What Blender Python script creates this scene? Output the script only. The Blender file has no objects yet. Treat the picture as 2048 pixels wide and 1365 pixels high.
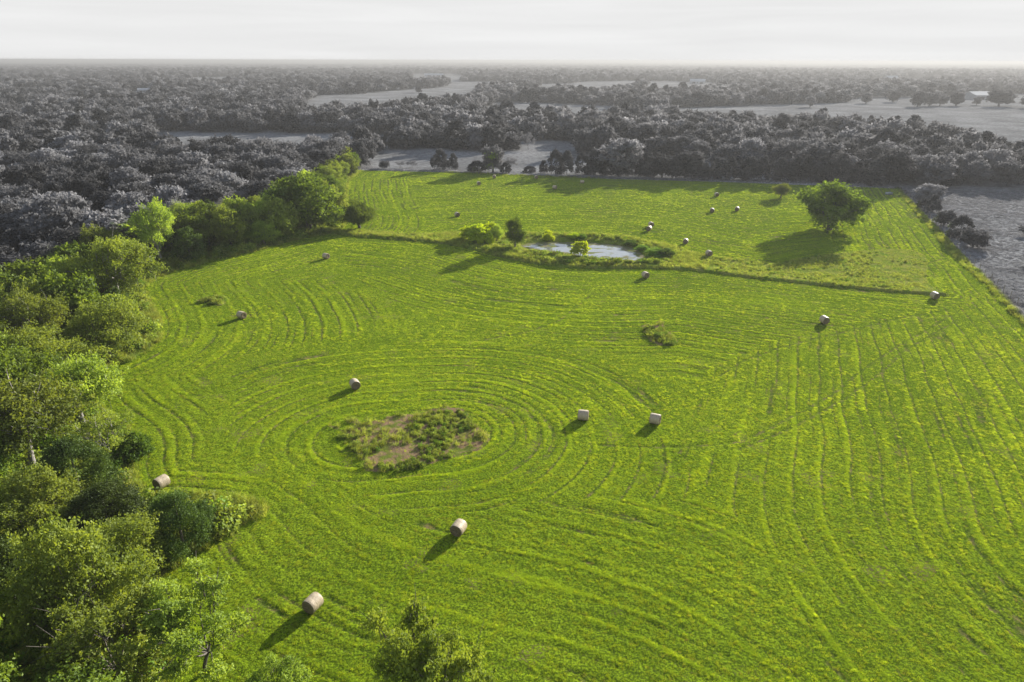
import bpy, math, random
import numpy as np
from mathutils import Vector, Matrix
S = bpy.context.scene
COL = S.collection
PI = math.pi
R = math.radians

# ------------------------------------------------------------------ camera, world, sun, exposure
CAM_H = 38.0
PITCH = 22.35
cam_d = bpy.data.cameras.new('camera'); cam = bpy.data.objects.new('camera', cam_d); COL.objects.link(cam)
cam.location = (0, 0, CAM_H)
cam.rotation_euler = (R(90 - PITCH), R(-0.12), 0)
cam_d.sensor_width = 36; cam_d.lens = 24; cam_d.clip_start = 1; cam_d.clip_end = 60000
S.camera = cam

SUN_AZ = 36.5      # degrees clockwise from +Y
SUN_EL = 15.8
world = bpy.data.worlds.new('World'); S.world = world; world.use_nodes = True
nt = world.node_tree; nt.nodes.clear()
wo = nt.nodes.new('ShaderNodeOutputWorld'); bg = nt.nodes.new('ShaderNodeBackground')
sky = nt.nodes.new('ShaderNodeTexSky'); sky.sky_type = 'NISHITA'; sky.sun_disc = False
sky.sun_elevation = R(SUN_EL); sky.sun_rotation = R(SUN_AZ); sky.air_density = 1.0; sky.dust_density = 0.4; sky.ozone_density = 3.0
SKY_STR = 0.13
bg.inputs['Strength'].default_value = SKY_STR
tc = nt.nodes.new('ShaderNodeTexCoord'); sep = nt.nodes.new('ShaderNodeSeparateXYZ')
nt.links.new(tc.outputs['Generated'], sep.inputs[0])
# a thin even sheet of high cloud lies over the low sky; above it the sky is plain blue
bw = nt.nodes.new('ShaderNodeRGBToBW'); nt.links.new(sky.outputs[0], bw.inputs[0])
mp = nt.nodes.new('ShaderNodeMapping'); mp.inputs['Scale'].default_value = (2.0, 2.0, 34.0)
nt.links.new(tc.outputs['Generated'], mp.inputs[0])
cn = nt.nodes.new('ShaderNodeTexNoise'); cn.inputs['Scale'].default_value = 1.6; cn.inputs['Detail'].default_value = 6
cn.inputs['Distortion'].default_value = 0.4
nt.links.new(mp.outputs[0], cn.inputs['Vector'])
cr = nt.nodes.new('ShaderNodeMapRange'); cr.inputs[1].default_value = 0.3; cr.inputs[2].default_value = 0.7
CLOUD_LO, CLOUD_HI = 2.34, 2.58
cr.inputs[3].default_value = CLOUD_LO; cr.inputs[4].default_value = CLOUD_HI
nt.links.new(cn.outputs[0], cr.inputs[0])
comb = nt.nodes.new('ShaderNodeCombineColor')
for i in range(3): nt.links.new(cr.outputs[0], comb.inputs[i])
el = nt.nodes.new('ShaderNodeMapRange'); el.inputs[1].default_value = 0.085; el.inputs[2].default_value = 0.36
el.inputs[3].default_value = 1; el.inputs[4].default_value = 0
nt.links.new(sep.outputs[2], el.inputs[0])
mx = nt.nodes.new('ShaderNodeMix'); mx.data_type = 'RGBA'
nt.links.new(el.outputs[0], mx.inputs['Factor']); bmx = nt.nodes.new('ShaderNodeMix'); bmx.data_type = 'RGBA'; bmx.inputs['Factor'].default_value = .6
nt.links.new(sky.outputs[0], bmx.inputs[6]); nt.links.new(bw.outputs[0], bmx.inputs[7]); nt.links.new(bmx.outputs[2], mx.inputs[6]); nt.links.new(comb.outputs[0], mx.inputs[7])
nt.links.new(mx.outputs[2], bg.inputs[0]); nt.links.new(bg.outputs[0], wo.inputs[0])

sd = bpy.data.lights.new('sun', 'SUN'); sun = bpy.data.objects.new('sun', sd); COL.objects.link(sun)
sd.energy = 5.0; sd.angle = R(0.5); sd.color = (1.0, 0.95, 0.86)
sdir = Vector((math.sin(R(SUN_AZ)) * math.cos(R(SUN_EL)), math.cos(R(SUN_AZ)) * math.cos(R(SUN_EL)), math.sin(R(SUN_EL))))
sun.rotation_euler = sdir.to_track_quat('Z', 'Y').to_euler(); sun.location = (100, 130, 80)
S.view_settings.view_transform = 'Standard'; S.view_settings.look = 'None'
S.view_settings.exposure = 1.4; S.view_settings.gamma = 1
try: S.view_settings.use_curve_mapping = False
except Exception: pass
S.cycles.volume_bounces = 0
S.cycles.max_bounces = 6; S.cycles.transmission_bounces = 4; S.cycles.diffuse_bounces = 3

# ------------------------------------------------------------------ reading ground points off the survey of the place
F = 2048 * 24 / 36; CP, SP = math.cos(R(PITCH)), math.sin(R(PITCH))
def G(px, py, h=0.0):
    u = px - 1024.0; v = py - 682.5
    z = (CAM_H - h) / (SP + CP * v / F)
    return (z * u / F, z * (CP - SP * v / F))
def GL(pts, h=0.0): return np.array([G(x, y, h) for x, y in pts])

rng = np.random.default_rng(11)
# ------------------------------------------------------------------ noise + distance helpers
def vnoise(x, y, scale, seed=0):
    r = np.random.default_rng(seed); T = r.random((256, 256))
    X = x / scale + 1000.3; Y = y / scale + 1000.7
    xi = np.floor(X).astype(int); yi = np.floor(Y).astype(int); fx = X - xi; fy = Y - yi
    fx = fx * fx * (3 - 2 * fx); fy = fy * fy * (3 - 2 * fy)
    a = T[xi & 255, yi & 255]; b = T[(xi + 1) & 255, yi & 255]; c = T[xi & 255, (yi + 1) & 255]; d = T[(xi + 1) & 255, (yi + 1) & 255]
    return (a * (1 - fx) + b * fx) * (1 - fy) + (c * (1 - fx) + d * fx) * fy
def fbm(x, y, scale, seed=0, o=4):
    t = 0; a = 1; s = 0
    for k in range(o):
        t = t + a * vnoise(x, y, scale / 2 ** k, seed + k); s += a; a *= 0.5
    return t / s
def sstep(a, b, x):
    t = np.clip((x - a) / (b - a), 0, 1); return t * t * (3 - 2 * t)
def dline(x, y, P, closed=False):
    d = np.full(x.shape, 1e9); n = len(P)
    for i in range(n if closed else n - 1):
        ax, ay = P[i]; bx, by = P[(i + 1) % n]; vx, vy = bx - ax, by - ay
        t = np.clip(((x - ax) * vx + (y - ay) * vy) / (vx * vx + vy * vy + 1e-9), 0, 1)
        d = np.minimum(d, (x - ax - t * vx) ** 2 + (y - ay - t * vy) ** 2)
    return np.sqrt(d)
def inpoly(x, y, P):
    r = np.zeros(np.shape(x), bool); n = len(P)
    for i in range(n):
        ax, ay = P[i]; bx, by = P[(i + 1) % n]
        if ay == by: continue
        c = ((ay > y) != (by > y)) & (x < (bx - ax) * (y - ay) / (by - ay) + ax)
        r ^= c
    return r
def smooth(P, n=3):
    P = np.array(P, float)
    for _ in range(n):
        Q = [P[0]]
        for i in range(len(P) - 1):
            Q.append(P[i] * .75 + P[i + 1] * .25); Q.append(P[i] * .25 + P[i + 1] * .75)
        Q.append(P[-1]); P = np.array(Q)
    return P
def smoothc(P, n=2):
    P = np.array(P, float)
    for _ in range(n):
        Q = []
        for i in range(len(P)):
            a, b = P[i], P[(i + 1) % len(P)]
            Q.append(a * .75 + b * .25); Q.append(a * .25 + b * .75)
        P = np.array(Q)
    return P

# ------------------------------------------------------------------ layout of the place
LEFT_EDGE = smooth(GL([(722, 340), (712, 350), (695, 362), (690, 400), (694, 440), (680, 466), (600, 480), (540, 497), (480, 512), (420, 525), (300, 560), (283, 580), (300, 610),
                       (318, 650), (316, 690), (250, 728), (165, 748), (172, 785), (205, 830), (262, 868), (272, 905), (258, 950),
                       (285, 1000), (340, 992), (430, 1000), (543, 1020), (500, 1048), (440, 1085), (370, 1110), (315, 1165), (318, 1230), (330, 1320), (340, 1500)]), 2)
FAR_EDGE = GL([(700, 338), (870, 344), (1000, 350), (1170, 354), (1400, 360), (1700, 368), (1792, 373)])
FENCE = smooth(GL([(1792, 373), (1846, 430), (1905, 500), (1975, 566), (2048, 634), (2200, 790), (2500, 1150)]), 1)
BANK = smooth(GL([(560, 462), (640, 466), (700, 475), (790, 480), (870, 487), (940, 499), (1000, 515), (1050, 525), (1100, 533), (1180, 538), (1260, 537), (1340, 537),
                  (1420, 544), (1500, 555), (1600, 565), (1700, 575), (1790, 584), (1850, 588), (1900, 591)]), 2)
STRIP_TOP = smooth(GL([(560, 455), (690, 462), (770, 467), (860, 470), (920, 462), (1000, 464), (1100, 466), (1200, 468), (1290, 477), (1340, 490),
                       (1420, 509), (1500, 520), (1560, 526), (1600, 515), (1680, 505), (1780, 495), (1840, 500), (1860, 520), (1850, 560), (1880, 585)]), 2)
ROUGH = np.vstack([BANK, STRIP_TOP[::-1]])
POND = smoothc(GL([(1035, 489), (1060, 483), (1092, 480), (1130, 482), (1170, 481), (1215, 485), (1250, 489), (1275, 495), (1283, 505), (1300, 515), (1285, 520),
                   (1240, 521), (1195, 518), (1150, 509), (1105, 502), (1062, 499)]), 2)
PATCH = smoothc(GL([(668, 862), (700, 845), (780, 838), (860, 828), (930, 822), (948, 850), (962, 878), (940, 905), (880, 925), (830, 945), (780, 950), (730, 925), (690, 890)]), 2)
PATCH2 = smoothc(GL([(1287, 652), (1305, 646), (1325, 655), (1352, 678), (1350, 692), (1325, 690), (1298, 672)]), 2)
PATCH3 = smoothc(GL([(398, 604), (425, 595), (455, 597), (450, 607), (415, 612)]), 2)
PATCH_CORE = GL([(735, 880), (890, 868)])
D_REF = smooth(GL([(560, 930), (640, 985), (690, 1040), (770, 1085), (878, 1119), (1050, 1160), (1191, 1195), (1329, 1245), (1500, 1340), (1600, 1440), (1700, 1600)]), 3)
C_REG = GL([(1350, 900), (1370, 800), (1420, 738), (1560, 682), (1750, 643), (1960, 600), (2060, 610), (2600, 900), (2600, 1900), (1950, 1900), (1560, 1130), (1440, 1000)])
D_REG = GL([(440, 1010), (600, 940), (700, 985), (860, 1040), (1120, 1000), (1440, 1000), (1560, 1130), (1950, 1900), (330, 1900), (330, 1100)])
TRACKS = [GL(p) for p in (
    [(1900, 632), (1861, 656), (1800, 690), (1723, 741), (1680, 780), (1610, 822), (1540, 858), (1480, 885), (1400, 893), (1300, 896), (1200, 892)],
    [(1915, 640), (1866, 668), (1808, 702), (1764, 745), (1690, 798), (1606, 846), (1540, 876), (1480, 900)],
    [(1900, 618), (1820, 632), (1745, 650), (1640, 676), (1560, 697), (1490, 722), (1440, 752)],
    [(1790, 590), (1740, 560), (1700, 520)], [(1810, 588), (1755, 556), (1712, 520)],
    [(1180, 592), (1120, 640), (1060, 662), (960, 680)],
    [(1440, 496), (1500, 514), (1600, 532), (1720, 535), (1850, 528), (1890, 515)],
    [(1434, 503), (1490, 523), (1600, 541), (1720, 543), (1840, 537)])]
W_LEFT = GL([(0, 510), (590, 340)], 9.0)
PROP = [tuple(G(320, 1900)), ]  # kept for reference
def halfplane(a, b):   # inside is to the left of a->b
    a = np.array(a); b = np.array(b); t = (b - a) / np.linalg.norm(b - a); n = np.array([-t[1], t[0]])
    return (n[0], n[1], -float(n @ a))
wl0, wl1 = W_LEFT
dirl = (wl1 - wl0) / np.linalg.norm(wl1 - wl0)
far_l = FAR_EDGE[0] + (0, -2.3); far_r = FAR_EDGE[-1] + (0, -2.3)
HP = [halfplane(wl1, wl0), halfplane(far_l + (0, 0), far_l + np.array((-0.02, -1)) ), halfplane(far_r, far_l),
      halfplane(FENCE[len(FENCE) // 2] + (.5, 0), np.array(G(1795, 372)) + (.2, 0)), halfplane(np.array(G(2500, 1150)) + (.9, 0), FENCE[len(FENCE) // 2] + (.5, 0))]
def prop_d(x, y):   # the left boundary has a kink, so its two lines are joined by max
    v = [a * x + b * y + c for a, b, c in HP]
    return np.minimum.reduce([np.maximum(v[0], v[1])] + v[2:])
FIELD_POLY = np.vstack([LEFT_EDGE[::-1], FAR_EDGE, FENCE, [(75, 15), (-18, 15)]])
BALES = [(325, 967), (628, 1208), (919, 1058), (711, 769), (1168, 831), (1312, 838), (484, 631), (653, 514), (1650, 640), (1871, 590), (1292, 549),
         (1419, 505), (1372, 481), (1299, 456), (1303, 448), (1425, 419), (1475, 416), (1434, 388), (915, 429), (958, 367), (989, 354), (1073, 354), (1110, 374), (1165, 362)]

# ------------------------------------------------------------------ the shape of the ground
def base_h(x, y):
    x = np.asarray(x, float); y = np.asarray(y, float)
    h = (fbm(x, y, 45, 5, 2) - .5) * 0.5 + (fbm(x, y, 9, 6, 2) - .5) * 0.10
    far = sstep(900, 5000, y) * (fbm(x, y, 2600, 8, 3) - .45) * 16
    h = h + np.maximum(far, -3)
    return h
def pond_terms(x, y):
    m = (np.abs(x - 30) < 45) & (np.abs(y - 152) < 45)
    out = np.zeros(x.shape)
    if m.any():
        xs, ys = x[m], y[m]
        d = dline(xs, ys, POND, True); ins = inpoly(xs, ys, POND); sd_ = np.where(ins, -d, d)
        out[m] = -0.62 * sstep(1.3, -0.9, sd_) + 0.35 * np.exp(-((sd_ - 3.5) / 2.2) ** 2)
    return out
def strip_terms(x, y, rough):
    d = dline(x, y, BANK)
    return np.where(rough, 0.32 * np.exp(-(d / 4.0) ** 2) * sstep(0, .6, d), -0.05 * np.exp(-(d / 0.8) ** 2))
def ground_z(x, y):
    x = np.atleast_1d(np.asarray(x, float)); y = np.atleast_1d(np.asarray(y, float))
    r = inpoly(x, y, ROUGH)
    return base_h(x, y) + pond_terms(x, y) + strip_terms(x, y, r)

PER = 2.6
def mow(x, y):
    """returns rut (0..1, cut line), swath (-1..1, ridge of thick grass) at points inside the hay field"""
    wob = (fbm(x, y, 14, 21, 3) - .5) * 1.5
    dl = dline(x, y, LEFT_EDGE); db = dline(x, y, BANK); df = dline(x, y, FENCE)
    dp = dline(x, y, PATCH_CORE); dd = dline(x, y, D_REF); ds = dline(x, y, STRIP_TOP)
    C = inpoly(x, y, C_REG); D = inpoly(x, y, D_REG) & ~C
    above = y > np.interp(x, BANK[np.argsort(BANK[:, 0])][:, 0], BANK[np.argsort(BANK[:, 0])][:, 1])
    d = np.minimum(dl * 1.0 + 0.0, db)
    r = np.where(dl < db, 1, 2)
    A = (dp < 29) & (dp < dl * 1.9) & ~C & ~D
    d = np.where(A, dp, d); r = np.where(A, 3, r)
    d = np.where(C, df, d); r = np.where(C, 4, r)
    d = np.where(D, dd + 1.0, d); r = np.where(D, 5, r)
    E = above
    e = np.where(df < 26, df, np.where(dl < 20, dl, ds)); er = np.where(df < 26, 6, np.where(dl < 20, 7, 8))
    d = np.where(E, e, d); r = np.where(E, er, r)
    s = (d + wob * np.where(r == 5, 1.3, .8)) / PER
    t = s - np.floor(s)
    amp = sstep(.30, .62, fbm(x, y, 13, 31, 3)) * .7 + .2
    amp2 = sstep(.35, .6, fbm(x, y, 10, 35, 3))
    def g(c, w): 
        q = np.abs(t - c); q = np.minimum(q, 1 - q) * PER; return np.exp(-(q / w) ** 2)
    wd = 0.13 + 0.0011 * np.maximum(y - 40, 0)
    fade = np.where(r == 5, .75, np.where(r == 4, .9, 1.0))
    seam = np.where(r == 3, np.minimum(29 - dp, dl * 1.9 - dp), np.where(r <= 2, np.minimum(np.abs(dl - db), np.maximum(dp - 29, (dp - dl * 1.9) * .5)), 9))
    fade = fade * (.2 + .8 * sstep(0, 4.0, np.abs(seam)))
    rut = np.maximum(g(.10, wd) * np.maximum(amp, .35), g(.52, wd * .8) * amp2 * .85) * fade
    q = s * PER + r * 37.0
    st = (vnoise(q, x * .05 + y * .04, .62, 44) - .5) * 1.2 + (vnoise(q, x * .11 - y * .08, .27, 45) - .5) * .7
    st = st * (.5 + fbm(x, y, 6, 41, 2)) * fade
    fine_cut = sstep(.30, .52, -st) * .7 * sstep(.40, .62, fbm(x, y, 9, 43, 3))
    rut = np.maximum(rut, fine_cut)
    sw = (0.36 * g(.25, .26) - .12 * g(.72, .4)) * fade + st * .75 - rut * .35
    return rut, sw
def tracks(x, y):
    t = np.zeros(x.shape)
    for P in TRACKS:
        t = np.maximum(t, np.exp(-(dline(x, y, P) / 0.28) ** 2))
    return t

def inpatch(x, y):
    a = x + (fbm(x, y, 2.2, 101, 3) - .5) * 4.5; b = y + (fbm(x, y, 2.2, 105, 3) - .5) * 4.5
    return inpoly(a, b, PATCH) | inpoly(a, b, PATCH2) | inpoly(a, b, PATCH3)
def growth(a, s0, f, end):
    out = []; s = s0
    while a < end:
        s *= f; a += s; out.append(a)
    return out
xs = np.concatenate([-np.array(growth(62, .26, 1.03, 15000))[::-1], np.arange(-62, 112, .24), np.array(growth(112, .26, 1.03, 15000))])
ys = []
yy = 26.0
while yy < 285: ys.append(yy); yy += 0.17 + 0.0012 * max(0, yy - 40)
ys = np.concatenate([-np.array(growth(-26, 1.0, 1.2, 300))[::-1], np.array(ys), np.array(growth(yy, .5, 1.03, 15500))])
print('grid', len(xs), len(ys), len(xs) * len(ys))
XX, YY = np.meshgrid(xs, ys)
gx = XX.ravel(); gy = YY.ravel()
gz = base_h(gx, gy)
infield = np.zeros(gx.shape, bool); near = (gy < 290) & (gy > 20) & (gx > -75) & (gx < 135)
rut = np.zeros(gx.shape); sw = np.zeros(gx.shape); trk = np.zeros(gx.shape); rough = np.zeros(gx.shape); patch = np.zeros(gx.shape); soil = np.zeros(gx.shape)
idx = np.where(near)[0]
nx, ny = gx[idx], gy[idx]
fld = inpoly(nx, ny, FIELD_POLY); rg = inpoly(nx, ny, ROUGH)
gz[idx] += pond_terms(nx, ny) + strip_terms(nx, ny, rg)
dP = dline(nx, ny, PATCH, True); inP = inpatch(nx, ny)
de = np.minimum(dline(nx, ny, LEFT_EDGE), np.minimum(dline(nx, ny, FAR_EDGE), dline(nx, ny, FENCE)))
mowed = fld & ~rg & ~inP
em = sstep(0.2, 1.2, de) * mowed
r_, s_ = mow(nx, ny); r_ *= em; s_ *= em
t_ = tracks(nx, ny) * fld
gz[idx] += 0.04 * s_ - 0.08 * r_ - 0.07 * t_ + (fbm(nx, ny, .55, 51, 3) - .5) * .11 * fld
rut[idx] = r_; sw[idx] = s_; trk[idx] = t_
rough[idx] = np.where(rg | (~fld), 1.0, 0.0)
patch[idx] = np.where(inP, 1, 0)
def add_attr(me, name, arr):
    a = me.attributes.new(name, 'FLOAT', 'POINT'); a.data.foreach_set('value', np.asarray(arr, np.float32))
def grid_mesh(name, nxn, nyn, co):
    me = bpy.data.meshes.new(name)
    i = np.arange((nyn - 1) * (nxn - 1)); q = i // (nxn - 1) * nxn + i % (nxn - 1)
    faces = np.stack([q, q + 1, q + nxn + 1, q + nxn], 1).astype(np.int32)
    me.vertices.add(len(co)); me.vertices.foreach_set('co', co.astype(np.float32).ravel())
    me.loops.add(faces.size); me.loops.foreach_set('vertex_index', faces.ravel())
    me.polygons.add(len(faces)); me.polygons.foreach_set('loop_start', np.arange(0, faces.size, 4, dtype=np.int32))
    me.polygons.foreach_set('use_smooth', np.ones(len(faces), bool))
    me.update(calc_edges=True); return me
g_me = grid_mesh('ground', len(xs), len(ys), np.stack([gx, gy, gz], 1))
for n_, a_ in (('rut', rut), ('swath', sw), ('track', trk), ('rough', rough), ('patch', patch)): add_attr(g_me, n_, a_)
ground = bpy.data.objects.new('ground', g_me); COL.objects.link(ground); ground['kind'] = 'structure'

# ------------------------------------------------------------------ materials
def new_mat(name):
    m = bpy.data.materials.new(name); m.use_nodes = True; m.node_tree.nodes.clear(); return m
class N:
    def __init__(s, t): s.t = t
    def __call__(s, kind, **kw):
        n = s.t.nodes.new(kind)
        for k, v in kw.items(): setattr(n, k, v)
        return n
    def link(s, a, b): s.t.links.new(a, b)
    def math(s, op, a, b=None, c=None, clamp=False):
        n = s.t.nodes.new('ShaderNodeMath'); n.operation = op; n.use_clamp = clamp
        for i, v in enumerate((a, b, c)):
            if v is None: continue
            if isinstance(v, (int, float)): n.inputs[i].default_value = v
            else: s.link(v, n.inputs[i])
        return n.outputs[0]
    def mix(s, f, a, b, blend='MIX'):
        n = s.t.nodes.new('ShaderNodeMix'); n.data_type = 'RGBA'; n.blend_type = blend
        for sock, v in ((n.inputs['Factor'], f), (n.inputs[6], a), (n.inputs[7], b)):
            if isinstance(v, (int, float)): sock.default_value = v
            elif isinstance(v, tuple): sock.default_value = (*v, 1)
            else: s.link(v, sock)
        return n.outputs[2]
    def noise(s, scale, detail=3, rough=.55, vec=None, dist=0):
        n = s.t.nodes.new('ShaderNodeTexNoise'); n.inputs['Scale'].default_value = scale; n.inputs['Detail'].default_value = detail
        n.inputs['Roughness'].default_value = rough; n.inputs['Distortion'].default_value = dist
        if vec is not None: s.link(vec, n.inputs['Vector'])
        return n.outputs[0]
    def ramp(s, x, a, b, lo=0., hi=1.):
        n = s.t.nodes.new('ShaderNodeMapRange'); n.interpolation_type = 'SMOOTHSTEP'
        s.link(x, n.inputs[0]); n.inputs[1].default_value = a; n.inputs[2].default_value = b; n.inputs[3].default_value = lo; n.inputs[4].default_value = hi
        return n.outputs[0]
    def attr(s, name, t='GEOMETRY'):
        n = s.t.nodes.new('ShaderNodeAttribute'); n.attribute_name = name; n.attribute_type = t; return n.outputs['Fac']
# group: turns a plant colour into the grey tone of the land beyond the property line
lg = bpy.data.node_groups.new('land_tone', 'ShaderNodeTree')
lg.interface.new_socket('Color', in_out='INPUT', socket_type='NodeSocketColor')
lg.interface.new_socket('Gain', in_out='INPUT', socket_type='NodeSocketFloat')
lg.interface.new_socket('Color', in_out='OUTPUT', socket_type='NodeSocketColor')
n = N(lg); gi = n('NodeGroupInput'); go = n('NodeGroupOutput'); geo = n('ShaderNodeNewGeometry'); sp_ = n('ShaderNodeSeparateXYZ'); n.link(geo.outputs['Position'], sp_.inputs[0])
cur = None
for i_, (a_, b_, c_) in enumerate(HP):
    v = n.math('ADD', n.math('MULTIPLY_ADD', sp_.outputs[0], float(a_), float(c_)), n.math('MULTIPLY', sp_.outputs[1], float(b_)))
    cur = v if cur is None else n.math('MAXIMUM' if i_ == 1 else 'MINIMUM', cur, v)
inside = n.ramp(cur, -.6, .6)
bwn = n('ShaderNodeRGBToBW'); n.link(gi.outputs[0], bwn.inputs[0])
gr = n.math('MULTIPLY', bwn.outputs[0], gi.outputs[1])
cc = n('ShaderNodeCombineColor'); n.link(gr, cc.inputs[0]); n.link(n.math('MULTIPLY', gr, .985), cc.inputs[1]); n.link(n.math('MULTIPLY', gr, 1.01), cc.inputs[2])
n.link(n.mix(inside, cc.outputs[0], gi.outputs[0]), go.inputs[0])
def land(n, col, gain=1.0):
    g = n('ShaderNodeGroup'); g.node_tree = lg; n.link(col, g.inputs[0]); g.inputs[1].default_value = gain; return g.outputs[0]

# --- ground
mg = new_mat('ground'); n = N(mg.node_tree); geo = n('ShaderNodeNewGeometry'); P = geo.outputs['Position']
A_rut, A_sw, A_trk, A_rough, A_patch = [n.attr(k) for k in ('rut', 'swath', 'track', 'rough', 'patch')]
nb = n.noise(.05, 4, .6, P); nm = n.noise(.45, 5, .65, P); nf = n.noise(5.5, 4, .7, P); nff = n.noise(16, 3, .7, P)
grass = n.mix(n.ramp(nb, .35, .65), (.175, .260, .011), (.240, .330, .016))
grass = n.mix(n.math('MULTIPLY', n.ramp(nm, .42, .7), .55), grass, (.105, .175, .006))
grass = n.mix(n.math('MULTIPLY', n.ramp(nf, .40, .58), .85), grass, (.036, .064, .006))
grass = n.mix(n.math('MULTIPLY', n.ramp(nff, .55, .75), .5), grass, (.24, .29, .03))
grass = n.mix(n.math('MULTIPLY', n.ramp(A_sw, .05, .6), .6), grass, (.22, .31, .008))
straw_n = n.noise(.9, 4, .7, P)
cutc = n.mix(n.ramp(straw_n, .45, .68), (.052, .085, .012), (.20, .145, .075))
rutf = n.math('MULTIPLY', n.math('MAXIMUM', n.ramp(A_rut, .22, .75), n.math('MULTIPLY', n.ramp(A_trk, .3, .8), n.ramp(nm, .35, .6, .15, .8))), n.ramp(nf, .28, .55, .35, 1.), None, True)
fieldc = n.mix(n.math('MULTIPLY', rutf, .9), grass, cutc)
spots = n.math('MULTIPLY', n.ramp(n.noise(.22, 3, .5, P), .60, .68), n.ramp(nf, .5, .62))
fieldc = n.mix(n.math('MULTIPLY', spots, .7), fieldc, (.21, .15, .08))
roughc = n.mix(n.ramp(nm, .35, .65), (.13, .20, .018), (.25, .25, .055))
roughc = n.mix(n.math('MULTIPLY', n.ramp(nf, .45, .65), .6), roughc, (.045, .075, .012))
patchc = n.mix(n.ramp(n.noise(.8, 4, .6, P), .44, .60), (.23, .155, .09), (.13, .155, .030))
col = n.mix(A_rough, fieldc, roughc); col = n.mix(A_patch, col, patchc)
# the pasture beyond: short dry grass, its own tone
inside_p = n.ramp(n.noise(.03, 5, .6, P), .35, .7)
past = n.mix(inside_p, (.16, .16, .16), (.28, .28, .28))
past = n.mix(n.math('MULTIPLY', n.ramp(n.noise(.55, 5, .7, P), .42, .62), .55), past, (.040, .040, .041))
past = n.mix(n.math('MULTIPLY', n.ramp(nf, .5, .7), .35), past, (.16, .16, .16))
# beyond some kilometres the country is wooded
sp_ = n('ShaderNodeSeparateXYZ'); n.link(P, sp_.inputs[0])
woodf = n.math('MULTIPLY', n.ramp(sp_.outputs[1], 1600, 2600), n.ramp(n.noise(.0016, 5, .6, P), .34, .42))
past = n.mix(woodf, past, n.mix(n.ramp(n.noise(.02, 5, .7, P), .4, .6), (.028, .028, .028), (.075, .075, .076)))
maskg = n('ShaderNodeGroup'); maskg.node_tree = lg; maskg.inputs[1].default_value = 0.0; maskg.inputs[0].default_value = (1, 1, 1, 1)
bwm = n('ShaderNodeRGBToBW'); n.link(maskg.outputs[0], bwm.inputs[0])
col = n.mix(bwm.outputs[0], past, col)
bs = n('ShaderNodeBsdfDiffuse'); n.link(col, bs.inputs['Color'])
bump = n('ShaderNodeBump'); bump.inputs['Strength'].default_value = 1.0; bump.inputs['Distance'].default_value = .13
hh = n.math('ADD', n.math('MULTIPLY', nf, .8), n.math('MULTIPLY', nff, .35)); hh = n.math('ADD', hh, n.math('MULTIPLY', n.noise(1.4, 4, .6, P), 1.3))
n.link(hh, bump.inputs['Height']); n.link(bump.outputs[0], bs.inputs['Normal'])
out = n('ShaderNodeOutputMaterial'); n.link(bs.outputs[0], out.inputs[0])
g_me.materials.append(mg)

def leaf_mat(name, c1, c2, trans=.45, tcol=None, gain=1.0, attr='lv', big=.25, objvar=.35, tinted=False):
    m = new_mat(name); n = N(m.node_tree); geo = n('ShaderNodeNewGeometry'); P = geo.outputs['Position']
    oi = n('ShaderNodeObjectInfo')
    lv = n.attr(attr)
    f = n.math('ADD', n.math('MULTIPLY', lv, .55), n.math('MULTIPLY', n.ramp(n.noise(big, 3, .6, P), .35, .65), .45))
    if tinted: f = n.math('ADD', n.math('MULTIPLY', n.attr('tint', 'INSTANCER'), .8), n.math('MULTIPLY', f, .2))
    col = n.mix(f, c1, c2)
    if tinted: col = n.mix(n.attr('straw', 'INSTANCER'), col, (.34, .27, .10))
    hs = n('ShaderNodeHueSaturation'); n.link(col, hs.inputs['Color'])
    n.link(n.math('MULTIPLY_ADD', oi.outputs['Random'], .018, .489), hs.inputs['Hue'])
    n.link(n.math('MULTIPLY_ADD', oi.outputs['Random'], objvar * 2, 1 - objvar), hs.inputs['Value'])
    col = land(n, hs.outputs[0], gain)
    df = n('ShaderNodeBsdfDiffuse'); n.link(col, df.inputs[0])
    tr = n('ShaderNodeBsdfTranslucent')
    tc_ = n.mix(1.0, col, tcol or (1.35, 1.25, .6), 'MULTIPLY'); n.link(land(n, tc_, 1.0), tr.inputs[0])
    gl = n('ShaderNodeBsdfGlossy'); gl.inputs['Roughness'].default_value = .65; gl.inputs[0].default_value = (.5, .5, .5, 1)
    m1 = n('ShaderNodeMixShader'); m1.inputs[0].default_value = trans; n.link(df.outputs[0], m1.inputs[1]); n.link(tr.outputs[0], m1.inputs[2])
    m2 = n('ShaderNodeMixShader'); m2.inputs[0].default_value = .03; n.link(m1.outputs[0], m2.inputs[1]); n.link(gl.outputs[0], m2.inputs[2])
    out = n('ShaderNodeOutputMaterial'); n.link(m2.outputs[0], out.inputs[0]); return m
M_leaf = leaf_mat('leaf_green', (.042, .078, .009), (.190, .265, .024), gain=.60, objvar=.48)
M_ced = leaf_mat('cedar_needles', (.032, .060, .010), (.100, .155, .020), .3, gain=.60)
M_pale = leaf_mat('leaf_pale', (.105, .165, .020), (.33, .410, .055), gain=.60, objvar=.42)
M_tus = leaf_mat('tussock_blade', (.14, .14, .14), (.40, .40, .40), .4, (1, 1, 1), objvar=.3)
M_willow = leaf_mat('willow_leaf', (.26, .38, .006), (.50, .62, .012), .6, (1.3, 1.2, .5), objvar=.12)
M_bush = leaf_mat('bush_leaf', (.060, .125, .012), (.19, .29, .025), .45, gain=.6)
M_weed = leaf_mat('weed_leaf', (.13, .20, .018), (.34, .39, .07), .45, gain=.5)
M_blade = leaf_mat('grass_blade', (.135, .205, .012), (.450, .550, .038), .5, (1.4, 1.3, .5), 2.0, objvar=.2, big=.12, tinted=True)
M_tall = leaf_mat('tall_grass_blade', (.16, .24, .02), (.36, .38, .085), .5, (1.3, 1.2, .6), .9, objvar=.35, big=.5)
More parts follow.
